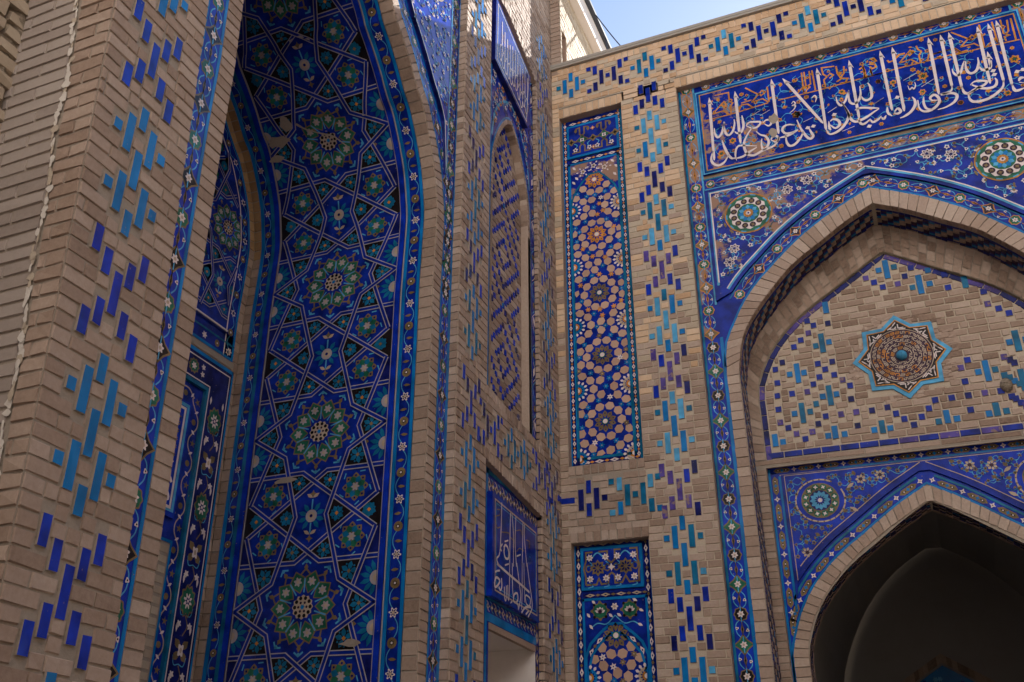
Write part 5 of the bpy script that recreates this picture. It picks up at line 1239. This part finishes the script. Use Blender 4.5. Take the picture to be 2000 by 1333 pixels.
for k in range(n):
    s0, s1 = g1.length * (k + .05) / n, g1.length * (k + .95) / n; a0, a1, b0, b1 = g1(s0, 0), g1(s1, 0), g2(pf(s0), 0), g2(pf(s1), 0)
    mm = lambda a, b, t: (a[0] + (b[0] - a[0]) * t, a[1] + (b[1] - a[1]) * t); m_ = max(1, round(math.hypot(a0[0] - b0[0], a0[1] - b0[1]) / .12)); off = .5 / m_ if k % 2 and m_ > 1 else 0
    ts = [0] + [t for t in [(i + (1 if not off else .5)) / m_ for i in range(m_)] if .04 < t < .97] + [1]
    for t0, t1 in zip(ts, ts[1:]):
        e = .004 / max(.02, math.hypot(a0[0] - b0[0], a0[1] - b0[1])); L_.poly([mm(a0, b0, t0 + e), mm(a1, b1, t0 + e), mm(a1, b1, t1 - e), mm(a0, b0, t1 - e)], 'brick', .004 + rr.uniform(-.002, .002), rr.uniform(.1, .75))
# plain lower wall: jambs and shelf below the tympanum
LZ = 4.84
L_.quad(1.70, 4.765, 2 * XC - 1.70, LZ, 'mortar', -.002); bricks(L_, 1.70, 2 * XC - 1.70, 4.79, LZ, length=.3, seed=111, h=.003)
LX0 = 1.792
for xa in (1.702, 2 * XC - LX0): L_.quad(xa, 0, xa + LX0 - 1.702, 4.77, 'mortar', -.003); bricks(L_, xa, xa + LX0 - 1.702, 0, 4.77, length=.3, course=.058, seed=112, h=.004, tone=(.2, .75))
LY2 = -.54
L_.face3([B(LX0, D1, 4.785), B(2 * XC - LX0, D1, 4.785), B(2 * XC - LX0, LY2, 4.785), B(LX0, LY2, 4.785)], 'brick', .3)
for x in (LX0, 2 * XC - LX0): L_.face3([B(x, D1, 0), B(x, D1, 4.79), B(x, LY2, 4.79), B(x, LY2, 0)], 'brick', .3)
led = L_.build('inner_ledge', gate)
TY = -.50
Y_ = Art(FR(TY)); Y_.poly([(1.75, 4.8)] + [p for p in ri[1:-1]] + [(2 * XC - 1.75, 4.8)], 'pale_mortar', -.004)
tm = []                                                     # surveyed places of the glazed bricks
o5, o6, o3, o2 = ((1380, 700), .16), ((1680, 700), .16), ((1340, 480), .2232), ((1600, 300), .298)
TK = [(o5, (925, 55), 2), (o5, (840, 140), 2), (o5, (865, 305), 2), (o5, (865, 462), 2), (o5, (880, 627), 2), (o5, (903, 787), 2), (o5, (1000, 853), 2), (o5, (1098, 925), 2), (o5, (1295, 900), 2), (o5, (1210, 988), 2), (o5, (1365, 805), 2), (o5, (1455, 710), 2), (o5, (1645, 685), 2), (o5, (1830, 660), 2), (o5, (1230, 413), 2), (o5, (1045, 435), 2), (o5, (1305, 320), 2), (o5, (1380, 232), 2), (o5, (1450, 137), 2), (o5, (1535, 45), 2), (o5, (1560, 205), 2), (o5, (1662, 267), 2), (o5, (1752, 335), 2), (o5, (1765, 500), 2), (o5, (1845, 825), 2), (o5, (1360, 70), 2),
      (o6, (145, 640), 2), (o6, (333, 603), 2), (o6, (438, 680), 2), (o6, (540, 745), 2), (o6, (660, 815), 2), (o6, (752, 717), 2), (o6, (838, 615), 2), (o6, (918, 513), 2), (o6, (1120, 485), 2), (o6, (1323, 455), 2), (o6, (1523, 425), 2), (o6, (1718, 400), 2), (o6, (1855, 468), 2), (o6, (1965, 545), 2), (o6, (1350, 632), 2), (o6, (1280, 285), 2), (o6, (1228, 120), 2), (o6, (1310, 25), 2), (o6, (1830, 20), 2),
      (o3, (1060, 662), 2), (o3, (1115, 700), 2), (o3, (1070, 767), 2), (o3, (1005, 830), 2), (o3, (945, 890), 2), (o3, (1240, 682), 2), (o2, (305, 820), 2), (o2, (360, 847), 2), (o2, (417, 877), 2), (o2, (515, 857), 2), (o2, (560, 807), 2), (o2, (600, 752), 2), (o2, (818, 797), 2), (o2, (845, 880), 2)]
TT = [(o5, (1110, 185), 0), (o5, (1015, 200), 2), (o5, (1190, 178), 2), (o5, (1505, 455), 0), (o5, (1420, 470), 2), (o5, (1585, 440), 2), (o5, (1170, 670), 0), (o5, (1075, 680), 2), (o5, (1265, 655), 2), (o5, (1338, 560), 2), (o5, (1570, 905), 1), (o5, (1487, 950), 2), (o5, (1685, 930), 2), (o5, (838, 1005), 1), (o5, (935, 1025), 2), (o6, (268, 840), 1), (o6, (175, 880), 2), (o6, (370, 855), 2), (o6, (1060, 715), 1), (o6, (960, 775), 2), (o6, (1185, 740), 2), (o6, (1665, 625), 1), (o6, (1575, 680), 2), (o6, (1787, 645), 2), (o6, (1545, 155), 0), (o6, (1443, 170), 2), (o6, (1648, 140), 2), (o6, (1763, 210), 2), (o6, (1890, 280), 2), (o6, (1985, 265), 0),
      (o3, (1190, 855), 0), (o3, (1135, 880), 2), (o3, (1250, 845), 2), (o3, (1222, 545), 1), (o2, (440, 760), 0), (o2, (390, 768), 2), (o2, (490, 745), 2), (o2, (660, 860), 0), (o2, (712, 768), 2), (o2, (725, 855), 2), (o2, (955, 845), 1), (o2, (612, 880), 2)]
tb = [(*on_y((o[0][0] + o[1] * p[0], o[0][1] + o[1] * p[1]), TY), k) for o, p, k in TK]; tt = [(*on_y((o[0][0] + o[1] * p[0], o[0][1] + o[1] * p[1]), TY), k) for o, p, k in TT]
for q, l in ((list(tb), tb), (list(tt), tt)):               # carry on past the frame by symmetry
    for u, v, k in q:
        if u < XC - .75: l.append((2 * XC - u, v, k))
mc = (3.073, 5.675)
tb = [t for t in tb if math.hypot(t[0] - mc[0], t[1] - mc[1]) > .44]
rin = offset(ri, -.06)
def tspan(v):
    xs = [1.8 + .01 * k for k in range(257) if inside((1.8 + .01 * k, v), ri) and dist((1.8 + .01 * k, v), ri, False) > .055]
    return [(min(xs), max(xs))] if xs else []
hs = tile_rects(tb + tt, .006) + [(mc[0] - .33, mc[1] - .33, mc[0] + .33, mc[1] + .33)]
bricks(Y_, 1.8, 4.4, 4.925, 6.75, hs, tspan, length=.16, seed=121, h=.004, joint=.010, tone=(.15, .95), jit=.003)
rr = random.Random(4)
for k in range(90):                                         # worn bricks crowding round the star
    a = rr.uniform(0, 6.28); r = rr.uniform(.33, .46); c = (mc[0] + r * math.cos(a), mc[1] + r * math.sin(a)); Y_.slab(c[0] - rr.uniform(.02, .06), c[1] - .02, c[0] + .04, c[1] + .02, 'brick', .002 + rr.uniform(0, .003), rr.uniform(.2, .9), .008, .006)
tymp = Y_.build('tympanum', gate)
Y_ = Art(FR(TY)); gr = along(ri); s = 0
while s < gr.length - .05:
    m = 'navy' if rr.random() < .7 else 'violet'
    Y_.sub(gr).slab(s + .003, -.052, s + .145, -.004, m, .006, .5, .002, .001); s += .15
x = 1.80
while x < 2 * XC - 1.85: Y_.slab(x + .003, 4.862, x + .155, 4.915, 'cobalt' if rr.random() < .7 else 'violet', .006, .5, .002, .001); x += .16
lay_tiles(Y_, tb, lambda u, v: 'cobalt' if rr.random() < .6 else ('violet' if rr.random() < .5 else 'navy'), h=.007); lay_tiles(Y_, tt, lambda u, v: 'turquoise' if rr.random() < .6 else 'teal', h=.007)
Y_.build('glazed_bricks', tymp)
Y_ = Art(FR(TY)); star = lambda r1, r2: [(mc[0] + (r1 if k % 2 == 0 else r2) * math.cos(math.pi * k / 8 + .0), mc[1] + (r1 if k % 2 == 0 else r2) * math.sin(math.pi * k / 8)) for k in range(16)]
Y_.block(star(.415, .325), -.003, .012, 'sky_blue'); Y_.block(star(.366, .290), .012, .020, 'cream', 'grey_tile'); Y_.poly(star(.354, .280), 'black', .0205); Y_.stroke(star(.358, .284), .008, 'ochre', .021, True)
for k in range(8):                                          # angular lettering in the eight points
    a = k * math.pi / 4; ca, sa = math.cos(a), math.sin(a); f = lambda r, t: (mc[0] + r * ca - t * sa, mc[1] + r * sa + t * ca)
    for pts in ([f(.335, 0), f(.275, .055), f(.268, .0)], [f(.315, -.015), f(.275, -.015), f(.275, -.06)], [f(.29, .0), f(.262, .03)], [f(.262, -.075), f(.262, -.02)], [f(.30, .03), f(.27, .075)]): Y_.stroke(pts, .009, 'white', .022)
Y_.disc(mc, .262, 'cream', .0225, 40); Y_.disc(mc, .256, 'wine', .023, 40)
for ring in range(5):                                       # maze of angular lettering in the round
    r0 = .066 + .038 * ring; n = int(6.283 * r0 / .040)
    for k in range(n):
        a0, a1 = 6.283 * (k + .12) / n, 6.283 * (k + .85) / n; f = lambda r, a: (mc[0] + r * math.cos(a), mc[1] + r * math.sin(a)); t = rr.random(); r1 = r0 + .021
        if t < .3: pts = [f(r0, a0), f(r1, a0), f(r1, a1), f(r0, a1)]
        elif t < .55: pts = [f(r1, a0), f(r0, a0), f(r0, a1), f(r1, a1), f(r1, (a0 + a1) / 2)]
        elif t < .75: pts = [f(r0, a0), f(r1, a0), f(r1, (a0 + a1) / 2), f(r0, (a0 + a1) / 2), f(r0, a1), f(r1, a1)]
        else: pts = [f(r0, a0), f(r0, a1), f((r0 + r1) / 2, a1), f((r0 + r1) / 2, a0), f(r1, a0), f(r1, a1)]
        Y_.stroke(pts, .0062, 'cream' if rr.random() < .7 else 'ochre', .0235)
med = Y_.build('star_medallion', tymp)
def dome(name, c, r, depth, m, parent, yb, flat=1.0):
    A = Art(lambda a, b, h: (0, 0, 0)); n = 20; rings = [(r * math.cos(t), depth * math.sin(t)) for t in (0, .3, .6, .95, 1.25, 1.5)]
    for (ra, ha), (rb, hb) in zip(rings, rings[1:]):
        for k in range(n):
            a0, a1 = 6.283 * k / n, 6.283 * (k + 1) / n; A.face3([B(c[0] + ra * math.cos(a0), yb + ha, c[1] + flat * ra * math.sin(a0)), B(c[0] + ra * math.cos(a1), yb + ha, c[1] + flat * ra * math.sin(a1)), B(c[0] + rb * math.cos(a1), yb + hb, c[1] + flat * rb * math.sin(a1)), B(c[0] + rb * math.cos(a0), yb + hb, c[1] + flat * rb * math.sin(a0))], m)
    o = A.build(name, parent); o.data.polygons.foreach_set('use_smooth', [True] * len(o.data.polygons)); return o
dome('boss', mc, .047, .055, 'sky_blue', med, TY + .024)
kn = on_y((1680 + .16 * 1785, 700 + .16 * 335), TY); dome('brick_knob', kn, .05, .07, 'rubble', tymp, TY, 1.25)

# ---------------------------------------------------------------- lower arch below the shelf
LO = [(1.818, 3.05), (1.825, 3.18), (1.872, 3.346), (1.958, 3.549), (2.086, 3.742), (2.3, 3.958), (2.515, 4.116), (2.818, 4.338), (3.07, 4.490)]
LI = [(1.935, 3.05), (1.94, 3.18), (1.977, 3.341), (2.1, 3.578), (2.32, 3.84), (2.567, 4.043), (2.82, 4.212), (3.07, 4.362)]
XL = 3.07; lo_ = arch(smooth(LO, 3), XL, 0); li_ = arch(smooth(LI, 3), XL, 0)
T = Art(FR(LY2)); xr = 2 * XL - LX0
T.poly([(LX0 - .01, 0), (1.818, 0)] + list(lo_[1:-1]) + [(2 * XL - 1.818, 0), (xr + .03, 0), (xr + .03, 4.80), (LX0 - .01, 4.80)], 'cobalt_bright', -.002)
band(T, lo_, 0, .020, 'turquoise', .004)
lowf = T.build('lower_tile_facing', gate)
R_ = Art(FR(LY2)); band(R_, lo_, -.12, 0, 'mortar', -.002); g1, g2 = along(lo_), along(li_); pf = pair(lo_, li_, 3.05); n = int(g1.length / .078)
for k in range(n):
    q = [g1(g1.length * (k + .05) / n, 0), g1(g1.length * (k + .95) / n, 0), g2(pf(g1.length * (k + .95) / n), 0), g2(pf(g1.length * (k + .05) / n), 0)]; h = .008 + rr.uniform(-.003, .003); q = [(a + rr.uniform(-.003, .003), b + rr.uniform(-.003, .003)) for a, b in q]
    R_.poly(q, 'brick', h, rr.uniform(.45, .85))
    for i in range(4): a_, b_ = q[i], q[(i + 1) % 4]; R_.face3([R_.f(*a_, -.004), R_.f(*b_, -.004), R_.f(*b_, h), R_.f(*a_, h)], 'brick', .4)
rim2 = R_.build('lower_arch_rim', gate)
T = Art(FR(LY2))
def hexstrip(path, w=.062, st=.245):
    """pointed lozenges alternating with small white stars"""
    S = T.sub(along(path)); L = along(path).length; n = max(1, round(L / st)); d = L / n
    band(T, path, -w / 2, w / 2, 'cobalt_bright', .001)
    for k in range(n):
        s = (k + .5) * d; a, b = d * .36, w * .40
        S.poly([(s - a, 0), (s - a * .62, b), (s + a * .62, b), (s + a, 0), (s + a * .62, -b), (s - a * .62, -b)], 'khaki', .002)
        for e in (-1, 1): S.diamond((s + e * a * .45, 0), .020, .010, 'black', .003); S.disc((s + e * a * .45, 0), .006, 'white', .004, 6)
        S.star((s, 0), .02, .010, 4, 'turquoise', .003); S.star((s + d / 2, 0), w * .46, w * .2, 4, 'white', .003); S.disc((s + d / 2, 0), w * .1, 'khaki', .004, 6)
for xa, e in ((LX0, 1), (xr, -1)):
    T.quad(xa, 0, xa + e * .020, 4.77, 'turquoise', .004); T.quad(xa + e * .088, 3.5, xa + e * .108, 4.70, 'turquoise', .004)
    hexstrip([(xa + e * .054, 4.74), (xa + e * .054, 3.25)])
hexstrip([(LX0 + .02, 4.755), (xr - .02, 4.755)], .055, .215)
T.quad(LX0 + .5, 4.712, xr - .4, 4.728, 'turquoise', .004); T.quad(LX0 + .1, 4.703, xr - .1, 4.714, 'cream', .003)
lp = [p for p in resample(lo_, .05) if p[1] > 3.32]
for half in ([p for p in lp if p[0] <= XL + .01], [p for p in reversed(lp) if p[0] >= XL - .01]):
    e = 1 if half[0][0] < XL else -1
    hexstrip(offset(half, e * .052), .060, .235); band(T, [p for p in half if p[1] > 3.5], e * .085, e * .105, 'teal', .004)
T.build('star_border', lowf)
def low_spandrel(sgn):
    f = lambda p: (XL + sgn * (p[0] - XL), p[1]); T = Art(FR(LY2)); wl2 = [p for p in resample(offset(lo_, .178), .05) if p[1] > 3.80 and p[0] <= XL and p[0] > 1.95]
    bl_ = [p for p in resample(offset(lo_, .125), .05) if p[1] > 3.72 and p[0] <= XL and p[0] > 1.92]
    T.block([f(p) for p in [(1.905, 3.60)] + bl_ + [(XL, bl_[-1][1]), (XL, 4.705), (1.902, 4.705)]], 0, .02, 'cobalt', 'navy')
    poly = [(1.932, 3.76)] + wl2 + [(XL, wl2[-1][1]), (XL, 4.695), (1.93, 4.695)]
    T.poly([f(p) for p in poly], 'cobalt_bright', .0212); T.stroke([f(p) for p in wl2], .007, 'cream', .0225); T.stroke([f(p) for p in [(XL, 4.693), (1.932, 4.693), (1.934, 3.76)]], .006, 'cream', .0225)
    c = (2.206, 4.437); scroll(T, [f(p) for p in poly], 88 if sgn > 0 else 89, step=.072, h=.022, size=.021, margin=.018, bud='khaki', big='khaki', avoid=[(f(c), .205)], w=.0065)
    for p in ((2.56, 4.59), (2.72, 4.61), (2.04, 3.99)):
        for k in range(7): T.petal(f(p), k * .9 + .4, .012, .044, .022, 'cream', .0255); 
        T.disc(f(p), .016, 'wine', .026, 8)
    c = f(c)
    pts = [(c[0] + .205 * math.cos(t), c[1] + .19 * math.sin(t)) for t in [k * .25 + 1.0 for k in range(24)]]
    T.stroke(pts, .013, 'cream', .024)
    for k in range(0, 22): T.disc(pts[k], .008, 'khaki', .025, 5)
    T.disc(c, .158, 'khaki', .0242, 28)
    for k in range(12):
        q = (c[0] + .123 * math.cos(k * .5236 + .2), c[1] + .123 * math.sin(k * .5236 + .2)); T.disc(q, .036, 'khaki', .0245, 12); T.disc(q, .029, 'green', .025, 10); T.star(q, .021, .009, 4, 'white', .026, k)
        T.petal(c, k * .5236, .03, .088, .034, 'sky_blue', .027)
    T.disc(c, .092, 'navy', .026, 20); T.disc(c, .027, 'cobalt_bright', .028, 12); T.ring(c, .016, .006, 'white', .029, 12); T.disc(c, .012, 'white', .029, 8)
    for e in (-1, 1): q = (c[0] + sgn * .255, c[1] + e * .10); T.petal(q, .6 * e, -.03, .05, .03, 'cream', .025)
    T.build('lower_spandrel', lowf)
low_spandrel(1); low_spandrel(-1)
# soffit of the lower arch with dark glazed stripes, then the unlit vestibule
gl = along(li_); Ls = gl.length; LD = -.86
Q = Art(lambda s, d, h: (lambda p: (p[0], d, p[1]))(gl(s, -h)))
st = [0, 2.8] + [2.8 + .06 * k for k in range(1, int((Ls - 5.6) / .06))] + [Ls - 2.8, Ls]
for a, b in zip(st, st[1:]): Q.quad(a, -LY2, b, -LD, 'mortar', -.003)
s = 1.0; row = 0
while s < Ls - 1:
    for k, d in enumerate(np.arange(.545, .85, .027)):
        ph = (row * 2 + k * 3) % 8; m = 'brick' if k in (0, 1, 10, 11) or ph > 5 else 'wine' if ph < 2 else 'navy' if ph < 4 else 'black' if k != 5 else 'teal'
        Q.slab(s, d, s + .052, d + .021, m, .004, rr.uniform(.05, .4), .002)
    s += .054; row += 1
Q.build('soffit', rim2)
V = Art(lambda a, b, h: (0, 0, 0)); YB = -4.6
vr = [(1.80, 3.2), (1.9, 3.7), (2.2, 4.3), (2.6, 4.75), (3.07, 5.05)]; vc = arch(smooth(vr, 3), XL, 0)
gv = along(vc); pts = resample(vc, .2)
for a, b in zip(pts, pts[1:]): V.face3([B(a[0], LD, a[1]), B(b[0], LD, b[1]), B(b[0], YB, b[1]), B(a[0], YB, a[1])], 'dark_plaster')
big = [(1.70, 0)] + [p for p in pts] + [(2 * XL - 1.70, 0)]
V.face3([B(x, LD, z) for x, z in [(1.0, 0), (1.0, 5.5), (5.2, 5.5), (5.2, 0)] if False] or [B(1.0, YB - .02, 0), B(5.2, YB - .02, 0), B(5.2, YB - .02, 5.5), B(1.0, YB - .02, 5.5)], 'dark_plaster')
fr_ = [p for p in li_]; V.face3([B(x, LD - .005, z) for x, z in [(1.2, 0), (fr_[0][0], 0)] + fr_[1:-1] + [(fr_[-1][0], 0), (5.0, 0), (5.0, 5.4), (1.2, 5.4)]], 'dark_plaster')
ves = V.build('vestibule', gate)
ax, az = on_y((1836, 1277), YB + .02); bx, bz_ = on_y((1770, 1325), YB + .02); s_ = (az - bz_) / max(.01, ax - bx)
V = Art(FR(YB)); hw = .95
pa = [(ax - hw, az - hw * s_ * 1.1), (ax - hw * .5, az - hw * .5 * s_), (ax, az)]; pc = pa + [(2 * ax - x, z) for x, z in reversed(pa[:-1])]
pp = resample(pc, .06)
for a, b in zip(pp, pp[1:]): V.poly([a, b, (b[0], b[1] - .10), (a[0], a[1] - .10)], 'brick', .02, rr.random() * .5)
V.build('inner_arch', ves)
V = Art(FR(YB)); V.poly([(x, z - .13) for x, z in pc] + [(pc[-1][0], .5), (pc[0][0], .5)], 'turquoise', .024)
for k in range(60):
    c = (ax + rr.uniform(-.6, .6), az - .15 - rr.uniform(0, .8)); 
    if inside((c[0], c[1] + .17), [(x, z) for x, z in pc] + [(pc[-1][0], 0), (pc[0][0], 0)]): V.lobed(c, .03, 6, .2, 'cobalt' if k % 2 else 'sky_blue', .026)
V.build('inner_tilework', ves)

# ================================================================ ground of the courtyard
gm_ = bpy.data.meshes.new('courtyard_ground'); gm_.from_pydata([(-300, -300, 0), (300, -300, 0), (300, 300, 0), (-300, 300, 0)], [], [(0, 1, 2, 3)]); gm_.materials.append(MATS['ground'])
go = bpy.data.objects.new('courtyard_ground', gm_); sc.collection.objects.link(go); go['kind'] = 'structure'; go['label'] = 'pale dusty paving of the courtyard below the walls'; go['category'] = 'ground'
# unseen wing added behind the camera, shaped to bounce sunlight and block sky
A = Art(lambda a, b, h: (0, 0, 0)); box(A, -14, 22, 11.5, 13.5, 7.0, 16, 'far_wall', 'z'); box(A, -14, 22, 11.55, 13.5, 0, 7.0, 'wing_dark', 'Z'); box(A, 10, 12, -1, 11.5, 0, 11, 'brick')
ow = A.build('bounce_wing'); ow['kind'] = 'structure'; ow['label'] = 'unseen added wing behind the camera that bounces sunlight and blocks sky'; ow['category'] = 'bounce wall'

# specular cut on court-facing glazes so the bounce wing's reflection stays faint
dull = {}
def descend(o):
    for c in o.children: yield c; yield from descend(c)
for root in (gate, wall):
    for o in descend(root):
        for sl in (o.material_slots if o.type == 'MESH' else ()):
            m = sl.material
            p = m.node_tree.nodes.get('Principled BSDF')
            if m.name.split('.')[0] in ('cobalt', 'cobalt_bright', 'cobalt_worn', 'navy', 'turquoise', 'teal', 'sky_blue', 'white', 'violet', 'green', 'khaki', 'ochre', 'wine', 'black', 'cream') and not m.name.endswith('_dull'):
                if m.name not in dull:
                    d = m.copy(); d.name = m.name + '_dull'; q = d.node_tree.nodes['Principled BSDF']; q.inputs['Specular IOR Level'].default_value = .07; dull[m.name] = d
                sl.material = dull[m.name]
